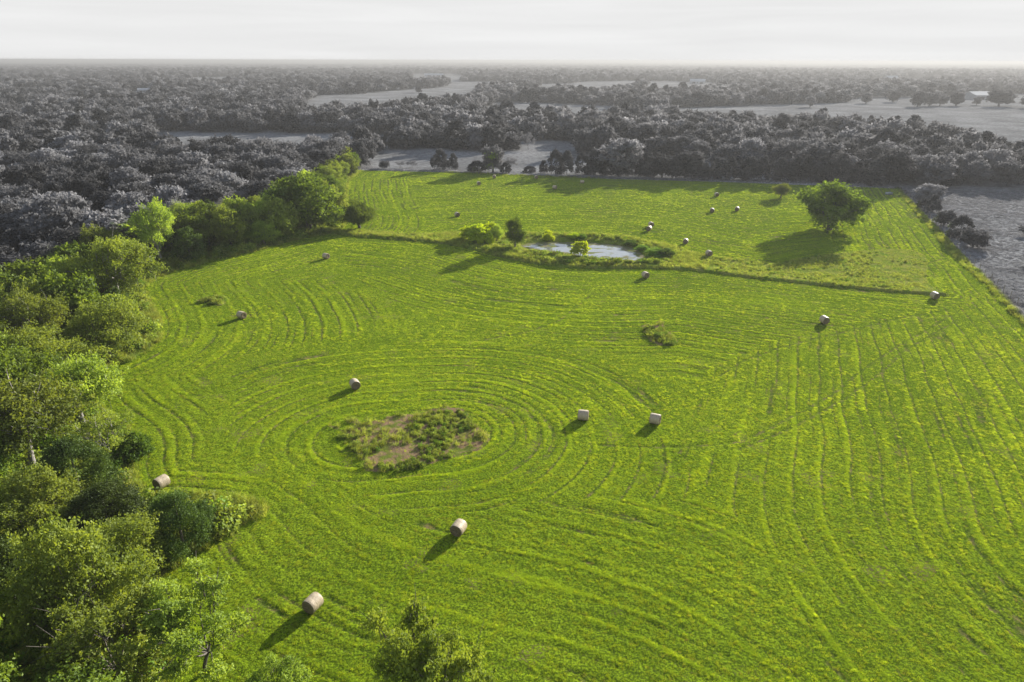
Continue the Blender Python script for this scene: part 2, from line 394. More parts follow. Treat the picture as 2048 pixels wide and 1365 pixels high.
def bark_mat(name, c1, c2):
    m = new_mat(name); n = N(m.node_tree); geo = n('ShaderNodeNewGeometry'); P = geo.outputs['Position']
    mpn = n('ShaderNodeMapping'); mpn.inputs['Scale'].default_value = (9, 9, 1.6); n.link(P, mpn.inputs[0])
    f = n.noise(1.5, 5, .7, mpn.outputs[0]); col = land(n, n.mix(n.ramp(f, .35, .65), c1, c2), 1.0)
    bs = n('ShaderNodeBsdfPrincipled'); n.link(col, bs.inputs['Base Color']); bs.inputs['Roughness'].default_value = .9
    b = n('ShaderNodeBump'); b.inputs['Distance'].default_value = .04; n.link(f, b.inputs['Height']); n.link(b.outputs[0], bs.inputs['Normal'])
    out = n('ShaderNodeOutputMaterial'); n.link(bs.outputs[0], out.inputs[0]); return m
M_bark = bark_mat('bark', (.05, .04, .03), (.14, .12, .10)); M_barkp = bark_mat('bark_pale', (.13, .115, .095), (.30, .28, .25))

# ------------------------------------------------------------------ mesh builders
def mesh_from(name, co, faces, k, mat, attrs=None, smoothf=False):
    me = bpy.data.meshes.new(name)
    me.vertices.add(len(co)); me.vertices.foreach_set('co', np.asarray(co, np.float32).ravel())
    f = np.asarray(faces, np.int32); me.loops.add(f.size); me.loops.foreach_set('vertex_index', f.ravel())
    me.polygons.add(len(f)); me.polygons.foreach_set('loop_start', np.arange(0, f.size, k, dtype=np.int32))
    if smoothf: me.polygons.foreach_set('use_smooth', np.ones(len(f), bool))
    me.update(calc_edges=True)
    for nme, a in (attrs or {}).items(): add_attr(me, nme, a)
    me.materials.append(mat); return me
def leaves(centres, outward, size, r, flat=.55, aspect=1.7):
    """one bent rhombus per centre; returns co, faces"""
    m = len(centres)
    nrm = outward * flat + r.normal(size=(m, 3)) * (1 - flat) * 1.1
    nrm /= np.linalg.norm(nrm, axis=1)[:, None] + 1e-9
    t = np.cross(nrm, r.normal(size=(m, 3))); t /= np.linalg.norm(t, axis=1)[:, None] + 1e-9
    b = np.cross(nrm, t); s = (size * r.uniform(.6, 1.35, m))[:, None]
    a = centres - t * s * .5 * aspect * .8; c = centres + t * s * .5 * aspect * .8
    l = centres + b * s * .42 - nrm * s * .15; q = centres - b * s * .42 - nrm * s * .15
    co = np.stack([a, l, c, q], 1).reshape(-1, 3)
    f = np.arange(m * 4).reshape(-1, 4)
    return co, f
def tube(path, rad, sides=6):
    path = np.asarray(path, float); co = []; fa = []
    for i, p in enumerate(path):
        d = path[min(i + 1, len(path) - 1)] - path[max(i - 1, 0)]; d /= np.linalg.norm(d) + 1e-9
        a = np.cross(d, (0.31, .9, .1)); a /= np.linalg.norm(a) + 1e-9; b = np.cross(d, a)
        for k in range(sides):
            w = 2 * PI * k / sides; co.append(p + (a * math.cos(w) + b * math.sin(w)) * rad[i])
    for i in range(len(path) - 1):
        for k in range(sides):
            q = i * sides; fa.append((q + k, q + (k + 1) % sides, q + sides + (k + 1) % sides, q + sides + k))
    return co, fa
def join(parts):
    co = []; fa = []; o = 0
    for c, f in parts:
        co.extend(c); fa.extend([tuple(i + o for i in ff) for ff in f]); o += len(c)
    return np.array(co), np.array(fa)
def bezier(a, b, c, n=6):
    return [a * (1 - t) ** 2 + b * 2 * t * (1 - t) + c * t * t for t in np.linspace(0, 1, n)]

def make_tree(seed, kind, nleaf, lsize, mat, bark, trunk_h=.2, tubes=True):
    """unit-ish tree: height 1 scaled later per axis: crown radius .5, height 1"""
    r = np.random.default_rng(seed)
    H, W = 10.0, 10.0
    cl = []  # clump centre, radius
    if kind in ('oak', 'sparse', 'tall'):
        nc = {'oak': 58, 'sparse': 30, 'tall': 46}[kind]
        lean = r.normal(size=2) * .5
        CZ = {'oak': .47, 'sparse': .55, 'tall': .60}[kind]; LOWV = {'oak': -.95, 'sparse': -.5, 'tall': -.55}[kind]
        k = 0
        while len(cl) < nc and k < 9000:
            k += 1
            v = r.normal(size=3); v /= np.linalg.norm(v); v[2] = v[2] if v[2] > LOWV else -v[2] * .3
            rr = r.uniform(.30, 1.0) ** .5 * .84
            env = 1 + .28 * math.sin(2.1 * math.atan2(v[1], v[0]) + seed) * (1 - abs(v[2])) + .16 * math.sin(5 * v[2] + seed * 1.7)
            c = np.array([v[0] * rr * W / 2 * env + lean[0] * v[2], v[1] * rr * W / 2 * env + lean[1] * v[2], H * (CZ + (.97 - CZ) * v[2] * rr if v[2] > 0 else CZ + (CZ - .04) * v[2] * rr)])
            rad = r.uniform(.8, 1.55) * (1.0 if kind != 'sparse' else .8)
            if all(np.linalg.norm((c - p)[:3]) > .50 * (rad + q) for p, q in cl): cl.append((c, rad))
    elif kind == 'cedar':
        for i in range(60):
            h = r.uniform(.05, .99) ** .9; wr = math.sin(PI * min(1, .16 + .84 * h ** .85)) ** .62 * (.66 + .34 * r.random())
            a = r.uniform(0, 2 * PI); c = np.array([math.cos(a) * wr * W * .42, math.sin(a) * wr * W * .42, H * (h * .93 + .02)])
            cl.append((c, r.uniform(.7, 1.25)))
    elif kind == 'bush':
        for i in range(34):
            a = r.uniform(0, 2 * PI); h = r.uniform(.03, .85); wr = math.sqrt(max(0, 1 - (h / .95) ** 2)) * r.uniform(.4, 1)
            cl.append((np.array([math.cos(a) * wr * W * .42, math.sin(a) * wr * W * .42, H * h]), r.uniform(1.0, 1.7)))
    rads = np.array([q for _, q in cl]); pr = rads ** 2 / (rads ** 2).sum()
    pick = r.choice(len(cl), nleaf, p=pr)
    C = np.array([c for c, _ in cl])[pick]; Q = rads[pick]
    v = r.normal(size=(nleaf, 3)); v /= np.linalg.norm(v, axis=1)[:, None]
    v[:, 2] = np.where((v[:, 2] < -.1) & (r.random(nleaf) < .6), -v[:, 2], v[:, 2])
    # twig-like spikes break the outline of every clump
    ph = np.sin(v[:, 0] * 7 + pick * 1.3) * np.sin(v[:, 1] * 6 + pick * 2.1) * np.sin(v[:, 2] * 5 + pick)
    rad = Q * (r.uniform(.5, 1.0, nleaf) ** .6) * (1 + .55 * ph) * np.where(r.random(nleaf) < .06, r.uniform(1.1, 1.45, nleaf), 1)
    P_ = C + v * rad[:, None] * np.array([1, 1, .72 if kind != 'cedar' else 1.25])
    sd_ = r.normal(size=(len(cl), 9, 3)); sd_[:, :, 2] += .45; sd_ /= np.linalg.norm(sd_, axis=2)[:, :, None]
    spk = r.random(nleaf) < (.38 if kind != 'cedar' else .25); sdv = sd_[pick, r.integers(0, 9, nleaf)]
    tpos = r.uniform(.45, 1.55, nleaf)
    alt = C + sdv * (Q * tpos)[:, None] * np.array([1, 1, .85]) + r.normal(size=(nleaf, 3)) * (Q * (.22 - .09 * tpos))[:, None]
    P_ = np.where(spk[:, None], alt, P_)
    P_[:, 2] = np.maximum(P_[:, 2], .12)
    co, f = leaves(P_, v, lsize, r, .5)
    clr = r.random(len(cl))
    lv = np.clip(.65 * clr[pick] + .35 * r.random(nleaf), 0, 1)
    crown = mesh_from('crown', co, f, 4, mat, {'lv': np.repeat(lv, 4)})
    # trunk and limbs
    parts = []; th = H * trunk_h
    if kind == 'cedar':
        parts.append(tube([(0, 0, -.3), (0, 0, H * .5), (0.05, 0, H * .9)], [.26, .16, .03]))
    elif kind == 'bush':
        for i in range(7):
            c, q = cl[int(r.integers(len(cl)))]
            parts.append(tube(bezier(np.array((0, 0, -.2)), np.array((c[0] * .3, c[1] * .3, c[2] * .6)), c, 5), np.linspace(.12, .02, 5), 5))
    else:
        bend = r.normal(size=2) * .35; top = np.array((bend[0], bend[1], th))
        tr = {'oak': .36, 'tall': .27, 'sparse': .17}[kind]
        parts.append(tube(bezier(np.array((0, 0, -.4)), np.array((0, 0, th * .5)), top, 6), np.linspace(tr * 1.25, tr * .8, 6), 8))
        order = sorted(range(len(cl)), key=lambda i: math.atan2(cl[i][0][1], cl[i][0][0]))
        nl = 7; groups = [order[i::1][0:0] for i in range(nl)]
        for j, i in enumerate(order): groups[j * nl // len(order)].append(i)
        for gidx in groups:
            if not gidx: continue
            mean = np.mean([cl[i][0] for i in gidx], 0); knot = top * .4 + mean * .6; knot[2] = th + (mean[2] - th) * .55
            mid = (top + knot) / 2 + np.array((*(knot[:2] - top[:2]) * .15, -.25)); L = bezier(top, mid, knot, 6)
            parts.append(tube(L, np.linspace(tr * .55, tr * .3, 6), 6))
            for i in gidx:
                c = cl[i][0]; m_ = (knot + c) / 2 + r.normal(size=3) * .3
                parts.append(tube(bezier(knot, m_, c, 5), np.linspace(tr * .26, .025, 5), 4))
                if kind == 'sparse' or bark is M_barkp:
                    for _ in range(3):
                        e = c + r.normal(size=3) * .9; parts.append(tube([c * .6 + knot * .4, (c + e) / 2, e], [.05, .03, .012], 3))
    co, f = join(parts)
    trunk = mesh_from('trunk', co, f, 4, bark, None, True)
    return crown, trunk
PROTO = {}
def proto(key, n_var, kind, nleaf, lsize, mat, bark=None, **kw):
    PROTO[key] = [make_tree(hash_seed + i * 7, kind, nleaf, lsize, mat, bark or M_bark, **kw) for i, hash_seed in enumerate([sum(map(ord, key)) * 3] * n_var)]
proto('oak', 4, 'oak', 24000, .20, M_leaf)
proto('oakfine', 2, 'oak', 15000, .30, M_leaf, trunk_h=.18)
proto('oakmid', 3, 'oak', 9000, .36, M_leaf)
proto('palemid', 3, 'oak', 9000, .34, M_pale)
proto('cedarmid', 2, 'cedar', 9000, .32, M_ced)
proto('pale', 3, 'oak', 22000, .19, M_pale)
proto('tall', 3, 'tall', 17000, .19, M_pale, M_barkp, trunk_h=.42)
proto('sparse', 2, 'sparse', 6500, .19, M_pale, M_barkp, trunk_h=.25)
proto('airy', 2, 'sparse', 16000, .17, M_pale, trunk_h=.2)
proto('cedar', 3, 'cedar', 26000, .17, M_ced)
proto('bush', 3, 'bush', 6000, .42, M_bush)
proto('willow', 3, 'bush', 4200, .52, M_willow)
proto('greyoak', 5, 'oak', 5200, .50, M_leaf)
proto('greypale', 3, 'oak', 5000, .48, M_pale)
proto('greycedar', 3, 'cedar', 5200, .48, M_ced)

used = 0
def tree(x, y, H, W, key, label, cat='tree', group=None, name=None, rot=None, var=None):
    v = int(rng.integers(len(PROTO[key]))) if var is None else var
    cm, tm = PROTO[key][v]
    e = bpy.data.objects.new(name or {'cedar': 'cedar_tree', 'cedarmid': 'cedar_tree', 'greycedar': 'cedar_tree', 'bush': 'bush', 'willow': 'willow_bush'}.get(key, 'leafy_tree'), None)
    e.empty_display_size = .5
    z = float(ground_z(x, y)[0])
    e.location = (x, y, z - .03); e.rotation_euler = (0, 0, rng.uniform(0, 2 * PI) if rot is None else rot)
    COL.objects.link(e); e['label'] = label; e['category'] = cat
    if group: e['group'] = group
    for nm, me in (('trunk', tm), ('crown', cm)):
        o = bpy.data.objects.new(nm, me); COL.objects.link(o); o.parent = e; o.scale = (W / 10, W / 10, H / 10)
    return e
def T(px, py, H, W, key, label, **kw):
    x, y = G(px, py); return tree(x, y, H, W, key, label, **kw)
placed = []   # (x, y, r)
def TP(px, py, H, W, key, label, **kw):
    x, y = G(px, py); placed.append((x, y, W * .36)); return tree(x, y, H, W, key, label, **kw)

# ---- trees inside the hay field and round the pond
TP(1660, 458, 11.6, 16.5, 'oakfine', 'big round spreading green tree standing alone in the upper hay field', var=0)
TP(1562, 395, 4.8, 5.6, 'pale', 'small light green tree standing alone left of the big round field tree')
TP(1031, 497, 7.0, 4.4, 'oak', 'tall narrow dark green tree at the left end of the pond', name='narrow_tree')
TP(935, 481, 3.1, 3.9, 'willow', 'bright yellow green bush at the left end of the bush group by the pond', cat='bush')
TP(962, 485, 4.2, 6.8, 'willow', 'widest yellow green bush in the group left of the pond', cat='bush')
TP(983, 479, 3.9, 4.4, 'willow', 'yellow green bush behind the widest bush left of the pond', cat='bush')
TP(994, 484, 3.9, 3.0, 'pale', 'slim olive sapling between the pond bushes and the narrow dark tree', cat='sapling')
TP(980, 490, 2.1, 2.6, 'willow', 'small bright bush in front of the pond bush group, its right one', cat='bush')
TP(961, 492, 1.5, 1.7, 'willow', 'tiny bright bush at the front foot of the widest pond bush', cat='bush')
TP(1098, 480, 2.8, 3.0, 'willow', 'round bright green bush on the far bank of the pond, mirrored in the water', cat='bush')
TP(1160, 514, 3.6, 4.3, 'willow', 'round bright green bush on the near bank of the pond', cat='bush')
TP(1148, 478, 1.4, 4.2, 'willow', 'low bright scrub on the far bank of the pond', cat='bush')
TP(1163, 479, 1.5, 2.4, 'bush', 'low green bush on the far pond bank right of the bright scrub', cat='bush')
TP(1312, 512, 1.7, 5.0, 'bush', 'dark green bush at the right end of the pond', cat='bush')
TP(1332, 512, 1.5, 4.4, 'bush', 'low dark green bush just right of the bush at the pond end', cat='bush')
TP(1285, 499, 1.1, 4.0, 'bush', 'flat bright green bush above the right end of the water', cat='bush')
TP(1263, 489, 1.0, 3.6, 'bush', 'flat green bush on the far right curve of the pond bank', cat='bush')
TP(1318, 676, .9, 1.9, 'bush', 'small rounded bush in the unmown island right of the field centre', cat='bush')
TP(1304, 660, .6, 1.4, 'bush', 'low leafy clump on the upper left end of the small unmown island', cat='bush')

# ---- left wood, the trees one can single out
TP(622, 464, 13.4, 16.5, 'oakfine', 'huge dark spreading tree at the corner of the wood by the bank line', var=1)
TP(720, 458, 7.4, 8.6, 'oak', 'round dark tree at the right foot of the huge spreading tree')
TP(531, 492, 5.4, 7.0, 'pale', 'small light green tree in front of the wood left of the huge tree')
TP(244, 624, 12.8, 12.5, 'tall', 'tall pale tree with a bare grey trunk at the wood edge above the left clearing')
TP(222, 722, 8.8, 10.5, 'pale', 'broad pale green tree on the edge of the left clearing below the bare trunked one')
TP(70, 945, 11.0, 11.5, 'tall', 'leafy tree with a leaning brown trunk near the left picture edge')
TP(115, 800, 9.5, 11.0, 'pale', 'pale tree with a white forked trunk by the small bare spot left of the field')
TP(325, 532, 13.0, 9.0, 'tall', 'tree with several white bare stems inside the left wood')
TP(412, 1345, 7.8, 7.6, 'airy', 'thin open tree with pale branches at the bottom of the picture')
TP(872, 1490, 11.4, 7.0, 'airy', 'leafy tree rising from the bottom edge, right of the lowest bale', var=1)
TP(240, 1395, 8.2, 8.6, 'airy', 'pale fluffy tree left of the thin open tree at the bottom')
TP(566, 1430, 5.0, 4.4, 'airy', 'small sapling cut by the bottom edge below the lowest bale')
TP(372, 1105, 5.6, 6.0, 'cedar', 'dark green cedar on the wood tongue that points into the field')
TP(228, 1085, 5.4, 7.4, 'cedar', 'wide dark cedar left of the bale at the wood edge')
for k_ in range(4): placed.append((G(325, 975)[0] * (1 - .06 * k_), G(325, 975)[1] * (1 - .06 * k_), 1.2))
TP(170, 1010, 6.5, 7.4, 'cedar', 'dark cedar deep in the lower left wood', )
TP(262, 1180, 6.6, 7.4, 'pale', 'light green tree in front of the dark wood tongue')
TP(268, 915, 3.0, 4.2, 'bush', 'leafy bush at the field edge right above the bale by the wood', cat='bush')
TP(225, 920, 5.4, 6.6, 'sparse', 'thin leaning tree with open twigs between the left wood and the field')
TP(664, 402, 7.6, 8.0, 'oak', 'green tree at the far end of the wood, behind the huge spreading tree')
TP(698, 353, 4.6, 5.6, 'oak', 'dark round tree at the top left corner of the hay field')

# fill of the left wood
wood_poly = np.vstack([LEFT_EDGE, GL([(330, 1700), (-500, 1700)]), [(-84, 60)], [W_LEFT[0] - dirl * 10], [W_LEFT[1]], [(-60, 262)], GL([(712, 345)])])
def scatter(poly, sp, n_try, margin=0, avoid=(), jitter=1, key=None):
    pts = []
    lo = poly.min(0); hi = poly.max(0)
    C = rng.uniform(lo, hi, (n_try, 2)); C = C[inpoly(C[:, 0], C[:, 1], poly)]
    if margin: C = C[dline(C[:, 0], C[:, 1], LEFT_EDGE) > margin]
    cell = {}
    for x, y in C:
        s_ = sp(x, y) if callable(sp) else sp
        gxk, gyk = int(x // s_), int(y // s_); ok = True
        kk = (round(math.log(s_) * 4)) if callable(sp) else 0
        for i in (-1, 0, 1):
            for j in (-1, 0, 1):
                for q in cell.get((kk, gxk + i, gyk + j), ()):
                    if (q[0] - x) ** 2 + (q[1] - y) ** 2 < s_ * s_: ok = False
        if ok and all((q[0] - x) ** 2 + (q[1] - y) ** 2 > (q[2] + s_ * .4) ** 2 for q in avoid):
            cell.setdefault((kk, gxk, gyk), []).append((x, y)); pts.append((x, y))
    return pts
def visible(x, y, h=8, pad=.06):
    zc = y * CP + (CAM_H - h) * SP
    if zc < 5: return False
    u = x / zc * F / 1024; 
    v = ((CAM_H - h) * CP - y * SP) / zc * F
    return abs(u) < 1 + pad + 6 * F / 1024 / zc and v < 682 + 6000 / zc
def px_of(x, y, h=4):
    zc = y * CP + (CAM_H - h) * SP
    return 1024 + x / zc * F, 682.5 + ((CAM_H - h) * CP - y * SP) / zc * F
def left_zone(x, y, H, dE):
    p = px_of(x, y)[1]
    z_ = 'near the bottom left corner of the picture' if p > 1150 else 'beside the dark wood tongue' if p > 950 else 'left of the weedy island' if p > 740 else \
        'by the left clearing' if p > 600 else 'above the left clearing' if p > 500 else 'left of the huge spreading tree' if p > 420 else 'behind the huge spreading tree'
    return ('tall' if H > 9 else 'low') + ' ', ' ' + z_ + (', at the field edge' if dE < 7 else ', deeper in the wood')
def grey_zone(x, y, H):
    px, py = px_of(x, y, 8)
    cols = ['far left', 'left', 'left of centre', 'centre', 'right of centre', 'right', 'far right'][int(np.clip(px / 2048 * 7, 0, 6))]
    rows = 'front' if py > 400 else 'second' if py > 345 else 'middle' if py > 310 else 'rear'
    return ('tall' if H > 10 else 'low') + ' ', f', {rows} rows, {cols} of the picture'
fill = [p for p in scatter(wood_poly, 5.2, 9000, 3.0, placed) if visible(*p)]
print('left wood fill', len(fill))
for x, y in fill:
    k = rng.random(); dE = float(dline(np.array([x]), np.array([y]), LEFT_EDGE)[0])
    if k < .20: key, H, W, lab, grp = 'cedar', rng.uniform(5, 8), rng.uniform(5.5, 7.5), 'dark cedar', 'cedars in the left wood'
    elif k < .48: key, H, W, lab, grp = 'oak', rng.uniform(7.5, 11), rng.uniform(7.5, 10.5), 'mid green tree', 'leafy trees in the left wood'
    elif k < .85: key, H, W, lab, grp = 'pale', rng.uniform(7, 10.5), rng.uniform(7, 10), 'light green tree', 'light green trees in the left wood'
    else: key, H, W, lab, grp = 'tall', rng.uniform(9, 12.5), rng.uniform(7, 9), 'pale stemmed tree', 'pale stemmed trees in the left wood'
    if y > 160: H *= .74; W *= .9
    if y > 84 and key != 'tall': key += 'mid'
    a_, b_ = left_zone(x, y, H, dE); tree(x, y, H, W, key, a_ + lab + b_, group=grp)

# ---- hedgerow beyond the far edge of the field
HED = [(768, 339, 2.9, 4.0, 'greyoak', 'small dark bush at the left end of the far hedge', 'bush'),
       (800, 338, 2.4, 5.0, 'sparse', 'low bare shrub, the left one of a pair on the far fence line', 'shrub'),
       (824, 338, 2.6, 5.5, 'sparse', 'low bare shrub, the right one of a pair on the far fence line', 'shrub'),
       (879, 342, 6.4, 7.4, 'greycedar', 'dark round grey tree in the gap of the far hedge, larger of a pair', 'tree'),
       (906, 342, 5.2, 4.6, 'greycedar', 'narrow dark grey tree close right of the larger round one in the far hedge', 'tree'),
       (986, 349, 9.6, 9.0, 'greyoak', 'open crowned grey tree standing out of a thicket in the far hedge', 'tree'),
       (955, 348, 3.4, 8.5, 'greycedar', 'low dark thicket left of the open crowned hedge tree', 'bush'),
       (1012, 349, 3.4, 5.0, 'greycedar', 'low dark thicket right of the open crowned hedge tree', 'bush'),
       (1021, 343, 4.6, 6.5, 'sparse', 'small thin tree with a dark trunk beyond the far fence', 'tree'),
       (1060, 347, 2.0, 6.0, 'greycedar', 'flat dark hedge bush left of the small knobbly one', 'bush'),
       (1088, 348, 4.0, 3.6, 'greycedar', 'small knobbly dark tree in the far hedge', 'tree'),
       (1112, 350, 7.6, 6.5, 'greycedar', 'dark twin topped hedge tree, its left top', 'tree'),
       (1135, 351, 7.2, 6.0, 'greycedar', 'dark twin topped hedge tree, its right top', 'tree'),
       (1166, 351, 6.8, 6.5, 'greycedar', 'dark tree left of the big pale hedge oak', 'tree'),
       (1190, 352, 7.8, 6.5, 'greycedar', 'dark tree touching the left side of the big pale hedge oak', 'tree'),
       (1243, 355, 12.6, 17.5, 'greypale', 'big pale spreading oak leaning over the far hedge into the field', 'tree'),
       (1296, 357, 7.4, 8.0, 'greycedar', 'dark tree touching the right side of the big pale hedge oak', 'tree'),
       (1328, 358, 8.0, 8.0, 'greyoak', 'rounded grey tree in the middle of the far hedge', 'tree'),
       (1356, 359, 7.0, 7.0, 'greycedar', 'dark bushy tree left of the rounded one beside the hedge gap', 'tree'),
       (1388, 360, 9.4, 8.6, 'greyoak', 'dark round topped tree on the left of the gap in the far hedge', 'tree'),
       (1412, 362, 5.0, 4.6, 'greycedar', 'small tree at the left of the gap in the far hedge', 'tree'),
       (1456, 345, 9.6, 11.0, 'greypale', 'pale open tree behind the cedar row right of the hedge gap', 'tree'),
       (1646, 358, 11.8, 16.5, 'greypale', 'large pale oak rising over the right part of the cedar row', 'tree'),
       (1690, 366, 8.0, 8.0, 'greycedar', 'dark tree closing the right end of the cedar row', 'tree'),
       (1757, 372, 7.0, 8.2, 'greycedar', 'dark rounded cedar right of the opening behind the field corner', 'tree'),
       (1836, 398, 4.8, 9.5, 'greypale', 'pale fluffy bush on the fence at the far right field corner', 'bush'),
       (1836, 416, 2.6, 4.6, 'greycedar', 'dark low bush on the right fence nearest the far corner', 'bush'),
       (1852, 424, 4.6, 4.2, 'greycedar', 'upright dark bush on the right fence', 'bush'),
       (1872, 450, 4.0, 5.0, 'greyoak', 'dark bush on the right fence between the upright one and the round one', 'bush'),
       (1898, 475, 5.0, 6.2, 'greycedar', 'round dark bush on the right fence, largest of the row', 'bush'),
       (1925, 494, 4.6, 6.2, 'greyoak', 'twiggy dark bush at the near end of the bush row on the right fence', 'bush'),
       (2052, 472, 3.0, 6.0, 'greyoak', 'dark bush in the grey pasture at the right picture edge, upper', 'bush'),
       (2060, 530, 3.0, 6.0, 'greyoak', 'dark bush in the grey pasture at the right picture edge, lower', 'bush')]
for i, (px, py, H, W, k, lab, cat) in enumerate(HED):
    x, y = G(px, py)
    if i < 25: y += .3 + W * .36; H *= 1.1
    else: x += .7 + W * .27
    placed.append((x, y, W * .4)); tree(x, y, H, W, k, lab, cat=cat, name={'bush': 'hedge_bush', 'shrub': 'bare_shrub'}.get(cat))
cx = 1430
while cx < 1720:
    x, y = G(cx, 361 + (cx - 1430) * .022); tree(x + rng.normal() * .6, y + 2 + rng.normal() * .7, rng.uniform(6.0, 8.2), rng.uniform(5.2, 6.6), 'greycedar',
         'dark cedar in the close row along the far edge of the hay field', group='cedars in the far hedge row'); cx += 17
for (a, b, m) in (((1340, 357), (1412, 361), 4), ((1180, 351), (1330, 357), 6)):
    for i in range(m):
        t = (i + .5) / m; x, y = G(a[0] * (1 - t) + b[0] * t, a[1] * (1 - t) + b[1] * t)
        tree(x, y + 2.5, rng.uniform(4.5, 6.5), rng.uniform(5, 6.5), 'greycedar', 'dark bush filling the foot of the far hedge', cat='bush', group='bushes at the foot of the far hedge', name='hedge_bush')

# ---- grey woods beyond: nearest trees singly, the rest as one wood
BEY = 1.0
M1 = GL([(300, 264), (520, 268), (600, 266), (800, 272), (815, 282), (800, 296), (628, 324), (585, 345), (540, 335), (500, 330), (300, 322)])
M2 = GL([(735, 336), (735, 322), (770, 306), (820, 298), (990, 303), (1090, 306), (1140, 316), (1230, 322), (1330, 330), (1330, 352), (1100, 350), (860, 344)])
M2b = GL([(1020, 284), (1130, 280), (1190, 296), (1130, 312), (1020, 306)])
M3 = GL([(600, 212), (640, 193), (720, 189), (800, 182), (890, 175), (905, 164), (1010, 164), (1010, 178), (960, 187), (950, 202), (900, 217), (800, 229), (700, 237), (600, 241)])
M4 = GL([(960, 222), (985, 205), (1100, 207), (1240, 214), (1300, 226), (1300, 248), (1200, 251), (1080, 245), (960, 238)])
M5 = GL([(1330, 216), (1500, 211), (1690, 205), (1720, 194), (2400, 190), (2400, 345), (2048, 326), (1950, 310), (1850, 284), (1750, 271), (1600, 261), (1400, 257), (1330, 242)])
M6 = GL([(1700, 385), (1700, 362), (1740, 352), (1760, 366), (1850, 381), (1900, 381), (2080, 378), (2400, 372), (2500, 900), (1700, 900)])
M7 = GL([(1400, 352), (1400, 320), (1440, 312), (1470, 332), (1560, 345), (1620, 352), (1620, 372), (1400, 372)])
M8 = GL([(1060, 176), (1180, 163), (1270, 162), (1280, 178), (1250, 191), (1080, 193)])
M9 = GL([(380, 157), (480, 156), (480, 173), (380, 174)])
M10 = GL([(0, 373), (-60, 360), (-60, 398), (35, 405)])
M11 = GL([(820, 148), (910, 147), (940, 158), (900, 168), (820, 168)])
M12 = GL([(1290, 167), (1430, 164), (1430, 188), (1290, 191)])
M13 = GL([(1740, 158), (1900, 155), (1900, 168), (1740, 170)])
M14 = GL([(2020, 152), (2200, 151), (2200, 163), (2020, 164)])
M15 = GL([(255, 184), (310, 183), (310, 206), (255, 206)])
MEADOWS = [M1, M2, M2b, M3, M4, M5, M6, M7, M8, M9, M10, M11, M12, M13, M14, M15]
PROPX = np.array(FIELD_POLY)
def wooded(x, y):
    x = np.asarray(x); y = np.asarray(y)
    ok = np.ones(x.shape, bool)
    for m in MEADOWS: ok &= ~inpoly(x, y, m)
    ok &= ~((prop_d(x, y) > -.8))
    ok &= (y > np.interp(x, FAR_EDGE[:, 0], FAR_EDGE[:, 1]) + 5) | (x < -60) | (x > 130)
    ok &= ~((y < 225) & (x > 60))
    ok &= ~((y < 300) & (x > -40) & (x < 70))
    ok &= y > 40
    return ok
# cedars along the lane between the two grey meadows
for i in range(15):
    t = i / 14; px = 628 + (800 - 628) * t; py = 322 - 28 * t ** .8
    x, y = G(px, py); placed.append((x, y, 3)); tree(x + rng.normal() * .8, y, rng.uniform(5.5, 8), rng.uniform(5.5, 7.5), 'greycedar',
        'dark cedar in the row between the two grey meadows', group='cedars between the grey meadows')
for px, py, H, W, k, lab in [(722, 336, 9, 8, 'greycedar', 'dark pointed cedar beside the top left corner of the hay field'),
        (838, 187, 8, 9, 'greyoak', 'lone round tree in the middle of the far pale meadow'),
        (1057, 300, 8, 7, 'sparse', 'slender tree with a thin crown at the back of the near grey meadow'),
        (1025, 300, 5, 9, 'greycedar', 'low round dark tree at the back right of the near grey meadow'),
        (1732, 206, 11, 12, 'greyoak', 'round tree near the left end of the distant pale meadow'),
        (1786, 203, 12, 13, 'greyoak', 'round dark tree between two smaller groups on the distant pale meadow'),
        (1835, 212, 15, 15, 'greyoak', 'left one of the tree clump before the barn meadow'),
        (1858, 211, 13, 14, 'greyoak', 'right one of the tree clump before the barn meadow'),
        (1880, 210, 11, 14, 'greyoak', 'low tree left of the lone one before the barn'),
        (1912, 210, 13, 14, 'greyoak', 'lone tree just left of the barn front'),
        (1953, 209, 8, 8, 'greyoak', 'small dark tree in front of the barn'),
        (1998, 211, 16, 24, 'greyoak', 'broad dark tree right of the barn'),
        (2060, 214, 13, 16, 'greyoak', 'tree at the right picture edge on the distant pale meadow'),
        (1620, 214, 10, 10, 'greypale', 'small pale tree on the left edge of the distant pale meadow')]:
    x, y = G(px, py); placed.append((x, y, W * .5)); tree(x, y, H, W, k, lab)
big = np.array([(-2600, 60), (2600, 60), (2600, 2700), (-2600, 2700)])
def spc(x, y): return 6.0 if y < 420 else (7.5 if y < 800 else 10.0)
zone1 = np.array([(-340, 90), (-78, 90), (-58, 215), (-58, 278), (60, 262), (100, 228), (330, 222), (430, 430), (-430, 430)])
c1 = [p for p in scatter(zone1, 7.2, 60000, 0, placed) if visible(*p)]
c1 = [p for p in c1 if wooded(np.array([p[0]]), np.array([p[1]]))[0]]
c1.sort(key=lambda p: p[0] ** 2 + p[1] ** 2)
NIND = 205
print('near wood', len(c1))
for x, y in c1[:NIND]:
    side = 'left' if x < 0 else 'right'
    k = rng.random()
    if k < .2: key, lab = 'greycedar', 'dark grey cedar'
    elif k < .62: key, lab = 'greyoak', 'rounded grey tree'
    else: key, lab = 'greypale', 'pale grey tree'
    H = rng.uniform(8, 12.5) if key != 'greycedar' else rng.uniform(6.5, 9)
    a_, b_ = grey_zone(x, y, H)
    tree(x, y, H, rng.uniform(9.5, 14) if key != 'greycedar' else rng.uniform(6.5, 9), key, a_ + lab + ' in the grey wood' + b_, group=lab + 's of the grey woods around the hay field')
